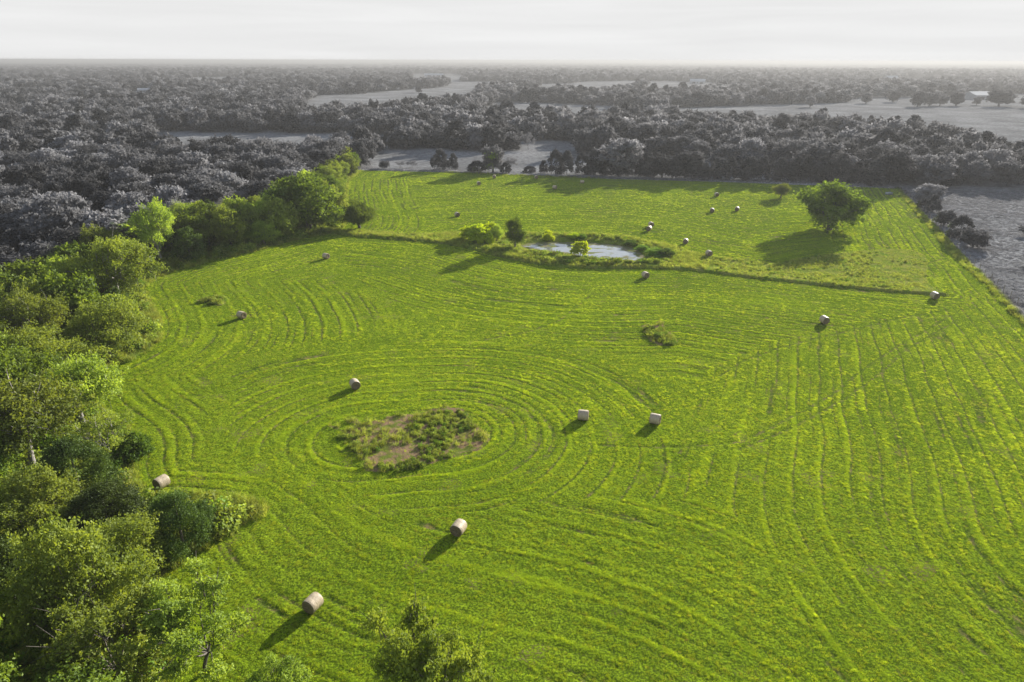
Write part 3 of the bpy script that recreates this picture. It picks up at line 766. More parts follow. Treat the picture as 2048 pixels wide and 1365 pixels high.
# the rest: a mass of woodland nobody could count
far_pts = [(x, y, 1.15) for x, y in c1[NIND:]]
def band(y0, y1, sp, n):
    w = .80 * y1 + 60
    poly = np.array([(-.80 * y0 - 60, y0), (.80 * y0 + 60, y0), (w, y1), (-w, y1)])
    q = scatter(poly, sp, n, 0, [p for p in placed if y0 - 30 < p[1] < y1 + 30])
    q = np.array(q); q = q[wooded(q[:, 0], q[:, 1])]; return q
for y0, y1, sp, n_, s0 in ((430, 800, 8.6, 60000, 1.25), (800, 1500, 10.5, 70000, 1.4), (1500, 2600, 15, 60000, 1.7)):
    q = band(y0, y1, sp, n_)
    if y0 >= 800:   # small clearings
        q = q[fbm(q[:, 0], q[:, 1], 170 if y0 < 1500 else 320, 77, 3) > .36]
    far_pts += [(x, y, s0) for x, y in q]
q = np.stack([rng.uniform(-1, 1, 34000), 2600 + 9500 * rng.random(34000) ** 1.6], 1); q[:, 0] *= q[:, 1] * .8
q = q[fbm(q[:, 0], q[:, 1], 600, 79, 3) > .38]
far_pts += [(x, y, 3.2 + (y - 2600) / 2200) for x, y in q]
far_pts = np.array(far_pts); print('far wood', len(far_pts))

def instancer(name, pts, z, scl, protos, mats_attr=None, seed=1, zscale=None, label=None, cat=None, rotx=0.0, extra=None):
    """ONE object: a mass of plants standing on points"""
    me = bpy.data.meshes.new(name); me.vertices.add(len(pts))
    me.vertices.foreach_set('co', np.column_stack([pts[:, 0], pts[:, 1], z]).astype(np.float32).ravel())
    for k_, v_ in (extra or {}).items(): add_attr(me, k_, v_)
    a = me.attributes.new('scl', 'FLOAT_VECTOR', 'POINT')
    a.data.foreach_set('vector', np.asarray(scl, np.float32).ravel())
    r = np.random.default_rng(seed)
    ro = np.stack([r.normal(size=len(pts)) * rotx, r.normal(size=len(pts)) * rotx, r.uniform(0, 2 * PI, len(pts))], 1)
    a = me.attributes.new('rot', 'FLOAT_VECTOR', 'POINT'); a.data.foreach_set('vector', ro.astype(np.float32).ravel())
    a = me.attributes.new('pick', 'INT', 'POINT'); a.data.foreach_set('value', r.integers(0, len(protos), len(pts)).astype(np.int32))
    ob = bpy.data.objects.new(name, me); COL.objects.link(ob); ob['kind'] = 'stuff'
    if label: ob['label'] = label
    if cat: ob['category'] = cat
    ng = bpy.data.node_groups.new(name + '_scatter', 'GeometryNodeTree')
    ng.interface.new_socket('Geometry', in_out='INPUT', socket_type='NodeSocketGeometry')
    ng.interface.new_socket('Geometry', in_out='OUTPUT', socket_type='NodeSocketGeometry')
    gi = ng.nodes.new('NodeGroupInput'); go = ng.nodes.new('NodeGroupOutput')
    ip = ng.nodes.new('GeometryNodeInstanceOnPoints'); ip.inputs['Pick Instance'].default_value = True
    gti = ng.nodes.new('GeometryNodeGeometryToInstance')
    L = ng.links.new
    for p in reversed(protos):
        oi = ng.nodes.new('GeometryNodeObjectInfo'); oi.inputs['Object'].default_value = p; oi.transform_space = 'ORIGINAL'
        L(oi.outputs['Geometry'], gti.inputs[0])
    L(gti.outputs[0], ip.inputs['Instance']); L(gi.outputs[0], ip.inputs['Points'])
    def na(nm, t):
        q = ng.nodes.new('GeometryNodeInputNamedAttribute'); q.data_type = t; q.inputs[0].default_value = nm; return q.outputs[0]
    L(na('pick', 'INT'), ip.inputs['Instance Index']); L(na('scl', 'FLOAT_VECTOR'), ip.inputs['Scale'])
    er = ng.nodes.new('FunctionNodeEulerToRotation'); L(na('rot', 'FLOAT_VECTOR'), er.inputs[0]); L(er.outputs[0], ip.inputs['Rotation'])
    L(ip.outputs[0], go.inputs[0])
    md = ob.modifiers.new('scatter', 'NODES'); md.node_group = ng
    return ob
def far_proto(seed, kind, nl, ls, mat):
    c, t = make_tree(seed, kind, nl, ls, mat, M_bark); c.name = 'far_crown'
    o = bpy.data.objects.new('woodland_tree', c); return o
FP = [far_proto(3, 'oak', 1500, .95, M_leaf), far_proto(9, 'oak', 1500, .9, M_pale), far_proto(15, 'oak', 1400, .95, M_leaf), far_proto(21, 'cedar', 1300, .9, M_ced),
      far_proto(27, 'tall', 1400, .9, M_pale), far_proto(33, 'oak', 1500, .95, M_leaf)]
r = rng
fs = far_pts[:, 2]; hs = np.where(fs > 3, 1.0, np.sqrt(fs)) * r.uniform(.62, 1.3, len(fs))
ws = fs * r.uniform(.7, 1.3, len(fs))
dw = instancer('woodland', far_pts, base_h(far_pts[:, 0], far_pts[:, 1]) - .4, np.stack([ws, ws, hs], 1), FP, seed=5,
               label='dense grey woodland covering the country beyond the meadows up to the horizon', cat='woodland')

# ------------------------------------------------------------------ grass and weeds
def tuft(seed, nb, h, spread, w, mat, bend=.5):
    r = np.random.default_rng(seed); co = []; fa = []; lv = []
    for i in range(nb):
        a = r.uniform(0, 2 * PI); d = spread * math.sqrt(r.random()); b = np.array((math.cos(a) * d, math.sin(a) * d, -.02))
        L = h * r.uniform(.55, 1.2); a2 = r.uniform(0, 2 * PI); lean = np.array((math.cos(a2), math.sin(a2), 0)) * L * bend * r.uniform(.3, 1.2)
        side = np.array((-math.sin(a2 + .6), math.cos(a2 + .6), 0)) * w * .5
        k = len(co); mid = b + np.array((0, 0, L * .6)) + lean * .35; tip = b + np.array((0, 0, L)) + lean
        co += [b - side, b + side, mid + side * .8, mid - side * .8, tip]; fa += [(k, k + 1, k + 2, k + 3), (k + 3, k + 2, k + 4, k + 4)]
        v = r.random(); lv += [v] * 5
    me = bpy.data.meshes.new('tuft'); me.from_pydata([tuple(c) for c in co], [], [tuple(dict.fromkeys(f)) for f in fa]); add_attr(me, 'lv', lv); me.materials.append(mat)
    return bpy.data.objects.new('grass_tuft', me)
def field_points():
    out = []
    for y0, y1, dens, sc in ((28, 62, 38, .9), (62, 95, 24, 1.1), (95, 150, 11, 1.5), (150, 285, 4.5, 2.0)):
        w = .8 * y1 + 12; nn = int((y1 - y0) * 2 * w * dens)
        x = rng.uniform(-w, w, nn); y = rng.uniform(y0, y1, nn)
        k = (np.abs(x) < .8 * y + 14) & inpoly(x, y, FIELD_POLY); x, y = x[k], y[k]
        k = ~(inpoly(x, y, ROUGH) | (inpatch(x, y) & (rng.random(len(x)) < .75))); x, y = x[k], y[k]
        out.append(np.column_stack([x, y, np.full(len(x), sc)]))
    return np.vstack(out)
fp = field_points(); rr_, ss_ = mow(fp[:, 0], fp[:, 1]); tt_ = tracks(fp[:, 0], fp[:, 1])
cl_ = fbm(fp[:, 0], fp[:, 1], .42, 91, 3) * .75 + fbm(fp[:, 0], fp[:, 1], 4.2, 92, 2) * .25
g_ = np.where(fp[:, 1] < 75, vnoise(fp[:, 0], fp[:, 1], .27, 191) * .6 + vnoise(fp[:, 0], fp[:, 1], .13, 192) * .4, np.where(fp[:, 1] < 140, vnoise(fp[:, 0], fp[:, 1] * .7, .42, 193), vnoise(fp[:, 0] * .8, fp[:, 1] * .45, .7, 194)))
cover = np.clip(1.0 - 1.3 * rr_ - .9 * tt_, 0, 1) * (.5 + .5 * sstep(.38, .54, cl_)) * (.7 + .3 * sstep(.25, .45, g_)) * np.clip(.9 + .4 * ss_, .4, 1)
k = rng.random(len(fp)) < cover
fp, ss_, cl_, g_ = fp[k], ss_[k], cl_[k], g_[k]
hgt = rng.uniform(.5, 1.5, len(fp)) * (1 + .35 * np.clip(ss_, -.6, 1)) * (.55 + .9 * sstep(.38, .62, cl_)) * (.72 + .55 * sstep(.35, .75, g_))
tint = np.clip(.55 + .50 * np.minimum(ss_, .35) + .5 * (cl_ - .5) + np.where(fp[:, 1] < 120, .26, .08) * (g_ - .47) + rng.normal(size=len(fp)) * .14 + .9 * (fbm(fp[:, 0], fp[:, 1], 22, 97, 3) - .5), 0, 1)
straw_ = np.clip(sstep(.60, .72, fbm(fp[:, 0], fp[:, 1], 5, 98, 4)) * .25 * rng.random(len(fp)) + (rng.random(len(fp)) < .03) * .4 + .6 * sstep(.05, .35, rr_[k]) * rng.random(len(fp)), 0, 1)
z = ground_z(fp[:, 0], fp[:, 1]) + .04 * ss_
TF = [tuft(i, 18, .075, .15, .014, M_blade, .75) for i in range(4)]
print('tufts', len(fp))
instancer('grass', fp, z - .01, np.stack([fp[:, 2], fp[:, 2], hgt * (1 + .25 * (fp[:, 2] - 1))], 1), TF, seed=8, rotx=.1, extra={'tint': tint, 'straw': straw_},
          label='short mown grass regrowing over the whole hay field', cat='grass')
# rough tall grass: the strip round the pond, unmown islands, the wood margin and fence line
def rough_points(n):
    x = rng.uniform(-75, 120, n); y = rng.uniform(28, 280, n)
    fld_ = inpoly(x, y, FIELD_POLY); rg_ = inpoly(x, y, ROUGH)
    dL = dline(x, y, LEFT_EDGE); dF = np.minimum(dline(x, y, FENCE), 99); dA = dline(x, y, FAR_EDGE)
    isl = inpatch(x, y)
    pd = np.where(inpoly(x, y, POND), -1, 1)
    wet = (pd < 0) & (rng.random(n) > .02)
    keep = (rg_ & ~wet) | (isl & (fbm(x, y, 3.0, 61, 2) > .42) & (rng.random(n) < .5)) | (~fld_ & (dL < 7)) | (fld_ & (dL < .7)) | ((dF < 1.0) & (rng.random(n) < .7)) | ((dA < 1.5) & (rng.random(n) < .8))
    dens = sstep(.30, .55, fbm(x, y, 3.2, 63, 3)) * .85 + .15
    keep &= rng.random(n) < dens
    return x[keep], y[keep]
x, y = rough_points(480000)
hs = rng.uniform(.6, 1.3, len(x)) * (.45 + .9 * fbm(x, y, 4, 65, 2)); hs = np.where(dline(x, y, FENCE) < 1.6, hs * 1.0, hs); hs = hs * np.where(dline(x, y, POND, True) < 5, .35, 1) * np.where(inpoly(x, y, ROUGH) & (x > 38), .55, 1) * np.where(inpoly(x, y, ROUGH) & (x > 75), .6, 1)
RG = [tuft(20 + i, 18, .55, .30, .035, M_tall, .7) for i in range(4)]
print('rough', len(x))
instancer('rough_grass', np.column_stack([x, y]), ground_z(x, y), np.stack([hs * 1.1, hs * 1.1, hs], 1), RG, seed=9, rotx=.15,
          label='tall unmown yellow green grass on the pond bank, islands and field margins', cat='rough grass')
# leafy weeds
def weed(seed, n_, ls, mat):
    r = np.random.default_rng(seed); v = r.normal(size=(n_, 3)); v /= np.linalg.norm(v, axis=1)[:, None]; v[:, 2] = np.abs(v[:, 2])
    P_ = v * (r.random(n_) ** .45)[:, None] * np.array((.5, .5, .55)) * (1 + .4 * np.sin(v[:, 0] * 7 + seed) * np.cos(v[:, 1] * 6))[:, None]; P_[:, 2] += .03
    co, f = leaves(P_, v, ls, r, .5); return bpy.data.objects.new('weed_plant', mesh_from('weed', co, f, 4, mat, {'lv': np.repeat(r.random(n_), 4)}))
WD = [weed(1, 260, .11, M_weed), weed(2, 260, .11, M_weed), weed(3, 240, .12, M_weed), weed(4, 240, .10, M_bush)]
wx = []; wy = []; ws_ = []
def addw(poly, n_, s0, s1, thr=.4, seed=70):
    lo, hi = poly.min(0), poly.max(0); x = rng.uniform(lo[0], hi[0], n_); y = rng.uniform(lo[1], hi[1], n_)
    k = inpoly(x, y, poly) & (fbm(x, y, 3.5, seed, 2) > thr) & ~inpoly(x, y, POND); x, y = x[k], y[k]
    wx.extend(x); wy.extend(y); ws_.extend(rng.uniform(s0, s1, len(x)))
addw(PATCH, 1000, .3, .85, .55)
addw(PATCH2, 160, .35, 1.0, .3); addw(PATCH3, 160, .5, 1.1, .3); addw(ROUGH, 4200, .3, .85, .52)
addw(smoothc(GL([(940, 497), (1030, 505), (1060, 505), (1140, 515), (1200, 522), (1290, 524), (1330, 530), (1200, 534), (1110, 530), (1020, 512)]), 1), 900, .7, 1.6, .3)
addw(GL([(1040, 481), (1100, 475), (1200, 478), (1270, 489), (1300, 500), (1310, 495), (1270, 482), (1200, 472), (1080, 470)]), 500, .6, 1.4, .3)
addw(GL([(700, 477), (800, 483), (880, 490), (940, 502), (940, 496), (880, 484), (790, 478)]), 260, .4, .9, .3)
# undergrowth below the left wood and along its edge
k0 = len(wx); addw(wood_poly, 15000, 1.0, 2.8, .33)
wx = np.array(wx); wy = np.array(wy); ws_ = np.array(ws_)
wall = (wood_poly[:, 0].min())
dE = dline(wx, wy, LEFT_EDGE); inw = inpoly(wx, wy, wood_poly)
k = ~(inw & (dE < .6)) & np.array([visible(a, b, 1, .1) for a, b in zip(wx, wy)]); wx, wy, ws_ = wx[k], wy[k], ws_[k]
fx_ = []; 
for i in range(len(FENCE) - 1):
    a, b = FENCE[i], FENCE[i + 1]; L_ = np.linalg.norm(b - a)
    for q in range(int(L_ * 1.6)):
        t = rng.random(); p = a * (1 - t) + b * t + rng.normal(size=2) * .5 + (0.6, 0); fx_.append((p[0], p[1], rng.uniform(.5, 1.3)))
fx_ = np.array(fx_); wx = np.append(wx, fx_[:, 0]); wy = np.append(wy, fx_[:, 1]); ws_ = np.append(ws_, fx_[:, 2])
print('weeds', len(wx))
instancer('undergrowth', np.column_stack([wx, wy]), ground_z(wx, wy), np.stack([ws_, ws_, ws_ * .9], 1), WD, seed=12,
          label='leafy weeds and scrub under the left wood, round the pond and in the unmown islands', cat='undergrowth')
# scrub tussocks of the grey pasture on the right
x = rng.uniform(80, 240, 60000); y = rng.uniform(80, 262, 60000)
k = inpoly(x, y, M6) & (prop_d(x, y) < -1.5) ; x, y = x[k], y[k]
s_ = rng.uniform(.3, .9, len(x)) * (.3 + 1.3 * fbm(x, y, 6, 83, 3))
instancer('pasture_tussocks', np.column_stack([x, y]), base_h(x, y), np.stack([s_ * 1.3, s_ * 1.3, s_ * .4], 1), [weed(7, 160, .13, M_tus), weed(8, 160, .13, M_tus)], seed=14,
          label='rough grey tussocks covering the pasture right of the fence', cat='tussocks')

# ------------------------------------------------------------------ pond
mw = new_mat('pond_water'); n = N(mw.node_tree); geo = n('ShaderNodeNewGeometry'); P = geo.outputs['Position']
bs = n('ShaderNodeBsdfPrincipled'); bs.inputs['Base Color'].default_value = (.17, .18, .175, 1); bs.inputs['Roughness'].default_value = .03; bs.inputs['IOR'].default_value = 1.333  # pale base colour stands in for the bright sky mirrored on the water
bs.inputs['Specular IOR Level'].default_value = 1.0
bmp = n('ShaderNodeBump'); bmp.inputs['Distance'].default_value = .01; bmp.inputs['Strength'].default_value = .15; n.link(n.noise(1.8, 2, .5, P), bmp.inputs['Height']); n.link(bmp.outputs[0], bs.inputs['Normal'])
scum = n('ShaderNodeBsdfDiffuse'); n.link(n.mix(n.ramp(n.noise(.7, 4, .6, P), .4, .6), (.21, .19, .12), (.15, .17, .05)), scum.inputs[0])
mpn = n('ShaderNodeMapping'); mpn.inputs['Scale'].default_value = (.5, 1, 1); n.link(P, mpn.inputs[0])
A_e = n.attr('edge')
f = n.math('ADD', n.noise(.42, 5, .65, mpn.outputs[0]), n.math('MULTIPLY', A_e, .26))
ms = n('ShaderNodeMixShader'); n.link(n.ramp(f, .53, .60), ms.inputs[0]); n.link(bs.outputs[0], ms.inputs[1]); n.link(scum.outputs[0], ms.inputs[2])
out = n('ShaderNodeOutputMaterial'); n.link(ms.outputs[0], out.inputs[0])
px_ = np.arange(POND[:, 0].min() - 2, POND[:, 0].max() + 2, .5); py_ = np.arange(POND[:, 1].min() - 2, POND[:, 1].max() + 2, .5)
PX, PY = np.meshgrid(px_, py_); co = np.column_stack([PX.ravel(), PY.ravel(), np.zeros(PX.size)])
WZ = float(np.mean(base_h(POND[:, 0], POND[:, 1]))) - .34
co[:, 2] = WZ
w_me = grid_mesh('pond_water', len(px_), len(py_), co)
dd = dline(co[:, 0], co[:, 1], POND, True); ins = inpoly(co[:, 0], co[:, 1], POND)
right = sstep(45, 60, co[:, 0] * 1.0)
add_attr(w_me, 'edge', np.clip(sstep(2.6, .2, dd) * ins + (~ins) + .8 * sstep(1.0, 0, np.abs(0)) * 0, 0, 1) + .35 * sstep(30, 38, co[:, 0]))
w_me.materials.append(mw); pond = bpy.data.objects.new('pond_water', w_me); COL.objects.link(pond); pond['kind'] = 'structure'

# ------------------------------------------------------------------ hay bales
def hay_mat(name, c1, c2, kind):
    m = new_mat(name); n = N(m.node_tree); tcn = n('ShaderNodeTexCoord'); O = tcn.outputs['Object']; oi = n('ShaderNodeObjectInfo')
    if kind == 'wrap':
        mpn = n('ShaderNodeMapping'); mpn.inputs['Scale'].default_value = (9, 1.4, 1.4); n.link(O, mpn.inputs[0])
        f = n.noise(2.2, 5, .65, mpn.outputs[0]); col = n.mix(n.ramp(f, .3, .7), c1, c2)
        col = n.mix(n.math('MULTIPLY', n.ramp(n.noise(3.0, 3, .6, O), .52, .66), .5), col, (.22, .17, .12))
    else:
        sx = n('ShaderNodeSeparateXYZ'); n.link(O, sx.inputs[0])
        rad = n.math('SQRT', n.math('ADD', n.math('MULTIPLY', sx.outputs[1], sx.outputs[1]), n.math('MULTIPLY', sx.outputs[2], sx.outputs[2])))
        wv = n.math('SINE', n.math('ADD', n.math('MULTIPLY', rad, 48), n.math('MULTIPLY', n.noise(4, 3, .6, O), 9)))
        f = n.math('ADD', n.math('MULTIPLY', wv, .18), n.noise(9, 4, .7, O)); col = n.mix(n.ramp(f, .3, .75), c1, c2)
    col = n.mix(n.math('MULTIPLY', oi.outputs['Random'], .3), col, (.36, .29, .21))
    bs = n('ShaderNodeBsdfPrincipled'); n.link(col, bs.inputs['Base Color']); bs.inputs['Roughness'].default_value = .55 if kind == 'wrap' else .95
    bs.inputs['Specular IOR Level'].default_value = .35 if kind == 'wrap' else .1
    b = n('ShaderNodeBump'); b.inputs['Distance'].default_value = .03; n.link(f, b.inputs['Height']); n.link(b.outputs[0], bs.inputs['Normal'])
    out = n('ShaderNodeOutputMaterial'); n.link(bs.outputs[0], out.inputs[0]); return m
M_wrap = hay_mat('net_wrap', (.34, .265, .165), (.58, .475, .32), 'wrap'); M_hay = hay_mat('cut_hay', (.06, .047, .026), (.20, .155, .09), 'hay')
RB, LB = .59, .55
def bale_meshes(seed):
    r = np.random.default_rng(seed); ns, nl = 56, 13; co = []; fa = []; ph = r.uniform(0, 6, 4)
    def rr(a, t): return RB * (1 + .014 * math.sin(2 * a + ph[0]) + .008 * math.sin(5 * a + ph[1]) + .006 * math.sin(9 * t + 3 * a + ph[2])) * (1 - .045 * abs(t) ** 5) * (1 - .035 * max(0, -math.sin(a)) ** 8)
    for i in range(nl):
        t = -1 + 2 * i / (nl - 1)
        for k in range(ns):
            a = 2 * PI * k / ns; q = rr(a, t); co.append((t * LB, math.cos(a) * q, math.sin(a) * q + RB))
    for i in range(nl - 1):
        for k in range(ns): fa.append((i * ns + k, i * ns + (k + 1) % ns, (i + 1) * ns + (k + 1) % ns, (i + 1) * ns + k))
    side = mesh_from('wrapped_side', co, fa, 4, M_wrap, None, True)
    # loose net flap at the bottom
    ends = []
    for sgn in (-1, 1):
        co = []; fa = []; rings = [1.0, .96, .86, .7, .5, .3, .12]
        for j, f in enumerate(rings):
            for k in range(ns):
                a = 2 * PI * k / ns; q = rr(a, 1) * f
                bul = [.0, .022, .04, .045, .035, .02, -.02][j] + r.normal() * .006 * (j > 0)
                co.append((sgn * (LB + bul), math.cos(a) * q, math.sin(a) * q + RB))
        for j in range(len(rings) - 1):
            for k in range(ns):
                f4 = (j * ns + k, j * ns + (k + 1) % ns, (j + 1) * ns + (k + 1) % ns, (j + 1) * ns + k); fa.append(f4 if sgn > 0 else f4[::-1])
        co.append((sgn * (LB - .03), 0, RB)); c = len(co) - 1; j = len(rings) - 1
        for k in range(ns):
            f3 = (j * ns + k, j * ns + (k + 1) % ns, c); fa.append(f3 if sgn > 0 else f3[::-1])
        me = bpy.data.meshes.new('end_face'); me.from_pydata(co, [], fa); me.materials.append(M_hay); me.update(); ends.append(me)
        for p in me.polygons: p.use_smooth = True
    return side, ends
BM = [bale_meshes(i) for i in range(4)]
# heading of the bale's axis (degrees from +X towards +Y)
BINFO = [(63, 'round hay bale at the wood edge in the lower left, touching the tree shadow'),
         (64, 'nearest hay bale, lowest in the picture, between the two bottom trees'),
         (68, 'hay bale in the open foreground below the weedy island'),
         (118, 'hay bale just above the weedy island on its upper left'),
         (168, 'left one of the two bales lying side on, right of the weedy island'),
         (158, 'right one of the two bales lying side on, right of the weedy island'),
         (150, 'hay bale on the left slope among the wavy mowing lines'),
         (150, 'hay bale high on the left below the shadow of the wood'),
         (100, 'dark ended hay bale on the right side just above the crossing wheel tracks'),
         (96, 'hay bale at the right end of the long bank line, nearest the right fence'),
         (112, 'hay bale just below the bank under the right end of the pond'),
         (105, 'hay bale on the upper edge of the rough strip right of the pond'),
         (75, 'hay bale between the close pair and the one on the rough strip'),
         (60, 'front bale of the close pair right above the pond'),
         (100, 'rear bale of the close pair right above the pond'),
         (80, 'left one of two bales level with each other, left of the big field tree'),
         (70, 'right one of two bales level with each other, left of the big field tree'),
         (100, 'hay bale behind the level pair, nearest the cedar row'),
         (120, 'hay bale alone in the upper field left of the narrow pond tree'),
         (110, 'hay bale in the sun below the first thicket of the far hedge'),
         (100, 'hay bale at the foot of the far hedge thicket, farthest left at the hedge'),
         (105, 'small bale lying in the long hedge shadow right of the thicket'),
         (150, 'pale bale at the sunlit gap between two long hedge shadows'),
         (170, 'pale crumbling bale at the root of the largest hedge shadow')]
for i, ((px, py), (ang, lab)) in enumerate(zip(BALES, BINFO)):
    x, y = G(px, py, .6); side, ends = BM[i % 4]
    e = bpy.data.objects.new('hay_bale', None); COL.objects.link(e); e.location = (x, y, float(ground_z(x, y)[0]) - .02); e.rotation_euler = (0, 0, R(ang))
    e['label'] = lab; e['category'] = 'hay bale'; e['group'] = 'round hay bales lying on the hay field'
    for nm, me in (('wrapped_side', side), ('end_face', ends[0]), ('end_face', ends[1])):
        o = bpy.data.objects.new(nm, me); COL.objects.link(o); o.parent = e
        o.scale = (1, 1, 1) if i != 23 else (1.15, .95, .8)

# ------------------------------------------------------------------ fences
def simple_mat(name, c, rough_=.8, metal=0, c2=None, sc=4):
    m = new_mat(name); n = N(m.node_tree); tcn = n('ShaderNodeTexCoord'); f = n.noise(sc, 4, .6, tcn.outputs['Object'])
    bs = n('ShaderNodeBsdfPrincipled'); n.link(n.mix(n.ramp(f, .35, .65), c, c2 or tuple(v * .7 for v in c)), bs.inputs['Base Color'])
    bs.inputs['Roughness'].default_value = rough_; bs.inputs['Metallic'].default_value = metal
    out = n('ShaderNodeOutputMaterial'); n.link(bs.outputs[0], out.inputs[0]); return m
M_post = simple_mat('weathered_post', (.30, .26, .21)); M_wire = simple_mat('fence_wire', (.12, .12, .12), .95); M_brace = simple_mat('pale_post', (.55, .55, .52))
def fence(name, P, step, label, hpost=1.25):
    e = bpy.data.objects.new(name, None); COL.objects.link(e); P = np.array(P)
    e.location = (P[0][0], P[0][1], 0); e['label'] = label; e['category'] = 'fence'
    L = np.concatenate([[0], np.cumsum(np.linalg.norm(np.diff(P, axis=0), axis=1))]); m = int(L[-1] / step); pts = []
    co, f = join([tube([(0, 0, -.3), (0, 0, hpost * .5), (.01, 0, hpost)], [.07, .068, .06], 8), tube([(.01, 0, hpost), (.01, 0, hpost + .02)], [.06, .001], 8)])
    pm = mesh_from('post', co, f, 4, M_post)
    for i in range(m + 1):
        s = min(i * step, L[-1]); x = np.interp(s, L, P[:, 0]); y = np.interp(s, L, P[:, 1]); z = float(ground_z(x, y)[0]); pts.append((x, y, z))
    for i, (x, y, z) in enumerate(pts[:100]):
        o = bpy.data.objects.new('post', pm); COL.objects.link(o); o.parent = e; o.location = (x - P[0][0], y - P[0][1], z); o.rotation_euler = (rng.normal() * .03, rng.normal() * .03, rng.uniform(0, 6))
    for hgt_ in (.35, .65, .92, 1.15):
        co, f = tube([(x - P[0][0], y - P[0][1] , z + hgt_) for x, y, z in pts], [.012] * len(pts), 4)
        o = bpy.data.objects.new('wire', mesh_from('wire', co, f, 4, M_wire)); COL.objects.link(o); o.parent = e
fence('wire_fence', FENCE[1:-1] + (1.3, 0), 3.6, 'wire fence on wooden posts running down the right side of the hay field')
fence('wire_fence', FAR_EDGE + (0, 1.0), 4.0, 'wire fence on wooden posts along the far edge of the hay field')

# ------------------------------------------------------------------ feeding trough in the far right corner
def box(x0, x1, y0, y1, z0, z1):
    c = [(x0, y0, z0), (x1, y0, z0), (x1, y1, z0), (x0, y1, z0), (x0, y0, z1), (x1, y0, z1), (x1, y1, z1), (x0, y1, z1)]
    return c, [(0, 3, 2, 1), (4, 5, 6, 7), (0, 1, 5, 4), (1, 2, 6, 5), (2, 3, 7, 6), (3, 0, 4, 7)]
M_steel = simple_mat('galvanised_steel', (.42, .45, .46), .45, .6)
x, y = G(1778, 388)
e = bpy.data.objects.new('water_trough', None); COL.objects.link(e); e.location = (x, y, float(ground_z(x, y)[0])); e.rotation_euler = (0, 0, .3)
e['label'] = 'small pale metal trough in the shade at the far right corner of the hay field'; e['category'] = 'trough'
co, f = join([box(-1.1, 1.1, -.4, -.36, 0.05, .62), box(-1.1, 1.1, .36, .4, .05, .62), box(-1.1, -1.06, -.36, .36, .05, .62), box(1.06, 1.1, -.36, .36, .05, .62), box(-1.06, 1.06, -.36, .36, .05, .1)])
o = bpy.data.objects.new('tank', mesh_from('tank', co, f, 4, M_steel)); COL.objects.link(o); o.parent = e
co, f = join([box(-1.14, 1.14, -.44, -.401, .58, .66), box(-1.14, 1.14, .401, .44, .58, .66)])
o = bpy.data.objects.new('rim', mesh_from('rim', co, f, 4, M_steel)); COL.objects.link(o); o.parent = e
co, f = join([box(-1.055, 1.055, -.355, .355, .47, .5)]); o = bpy.data.objects.new('water', mesh_from('water', co, f, 4, simple_mat('trough_water', (.05, .06, .06), .05))); COL.objects.link(o); o.parent = e

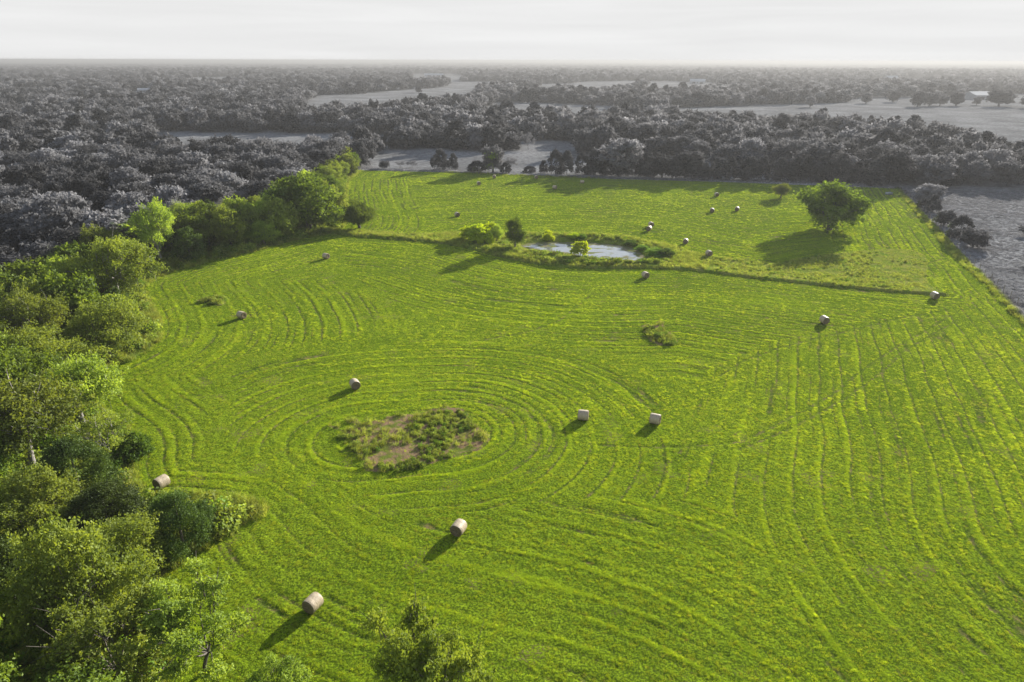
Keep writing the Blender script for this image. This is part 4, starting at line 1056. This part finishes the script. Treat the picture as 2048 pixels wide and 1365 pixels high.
# ------------------------------------------------------------------ farm buildings far off
M_roof = simple_mat('sheet_roof', (.45, .45, .45), .9, 0, (.38, .38, .38), .3); M_wall = simple_mat('barn_wall', (.30, .30, .30), .8, 0, (.24, .24, .24), .5); M_dark = simple_mat('dark_opening', (.03, .03, .03))
M_white = simple_mat('white_wall', (.4, .4, .4), .9, 0, (.34, .34, .34), .5)
def building(name, px, py, w, d, h, rh, rot, label, wall=M_wall, cat='barn', doors=((-.25, .18), (.25, .18)), chim=False):
    x, y = G(px, py); e = bpy.data.objects.new(name, None); COL.objects.link(e); e.location = (x, y, float(base_h(x, y)) - .1); e.rotation_euler = (0, 0, R(rot)); e['label'] = label; e['category'] = cat
    co = [(-w / 2, -d / 2, 0), (w / 2, -d / 2, 0), (w / 2, d / 2, 0), (-w / 2, d / 2, 0), (-w / 2, -d / 2, h), (w / 2, -d / 2, h), (w / 2, d / 2, h), (-w / 2, d / 2, h), (-w / 2, 0, h + rh), (w / 2, 0, h + rh)]
    me = bpy.data.meshes.new('wall'); me.from_pydata(co, [], [(0, 1, 5, 4), (2, 3, 7, 6), (1, 2, 6, 9, 5), (3, 0, 4, 8, 7)]); me.materials.append(wall)
    o = bpy.data.objects.new('wall', me); COL.objects.link(o); o.parent = e
    ov = .6; t = .25; k = rh / (d / 2); yo = d / 2 + ov; zo = h - ov * k
    co = []
    for sx in (-w / 2 - ov, w / 2 + ov): co += [(sx, -yo, zo + .05), (sx, 0, h + rh + .05), (sx, yo, zo + .05), (sx, yo, zo + t), (sx, 0, h + rh + t), (sx, -yo, zo + t)]
    me = bpy.data.meshes.new('roof'); me.from_pydata(co, [], [(0, 1, 4, 5), (1, 2, 3, 4), (6, 11, 10, 7), (7, 10, 9, 8), (5, 4, 10, 11), (4, 3, 9, 10), (0, 6, 7, 1), (1, 7, 8, 2), (0, 5, 11, 6), (2, 8, 9, 3)]); me.materials.append(M_roof)
    o = bpy.data.objects.new('roof', me); COL.objects.link(o); o.parent = e
    for c, ww in doors:
        cc_, ff = box(c * w - ww * w / 2, c * w + ww * w / 2, -d / 2 - .06, -d / 2 - .01, .05, h * .72); o = bpy.data.objects.new('door', mesh_from('door', cc_, ff, 4, M_dark)); COL.objects.link(o); o.parent = e
    cc_, ff = box(-w * .04, w * .04, -d / 2 - .07, -d / 2 - .01, h * .4, h * .7); o = bpy.data.objects.new('window', mesh_from('window', cc_, ff, 4, M_dark)); COL.objects.link(o); o.parent = e
building('barn', 1962, 197, 34, 20, 4.6, 3.4, 12, 'wide barn with a pale low pitched roof on the distant right meadow')
building('farm_shed', 290, 187, 14, 9, 3, 2, 20, 'small pale roofed shed among the trees far on the left', M_white)
building('farmhouse', 1395, 167, 26, 14, 4, 4, -15, 'pale farmhouse at the far clearing right of the picture centre', M_white, 'house')
building('farm_shed', 868, 154, 46, 16, 4, 3, 5, 'long pale shed in the far distance above the lone meadow tree', M_white)
building('farmhouse', 1782, 158, 26, 14, 4, 4, 10, 'tiny pale house in the far distance right of the centre', M_white, 'house')
building('farm_shed', 1885, 203, 9, 6, 2.6, 1.4, -20, 'small white shed between the trees left of the barn', M_white)

# ------------------------------------------------------------------ haze
HZ = 0.00030
mh = new_mat('haze'); n = N(mh.node_tree); pv = n('ShaderNodeVolumePrincipled'); pv.inputs['Color'].default_value = (.36, .36, .36, 1); pv.inputs['Density'].default_value = HZ; pv.inputs['Anisotropy'].default_value = .25
out = n('ShaderNodeOutputMaterial'); n.link(pv.outputs[0], out.inputs['Volume'])
zt = 39.5; zb = float(gz.min()) - 1.0
cc_, ff = box(-15300, 15300, -420, 15900, zb, zt)
o = bpy.data.objects.new('haze', mesh_from('haze', cc_, ff, 4, mh)); COL.objects.link(o); o['kind'] = 'stuff'; o['label'] = 'thin pale haze over the whole countryside'; o['category'] = 'haze'
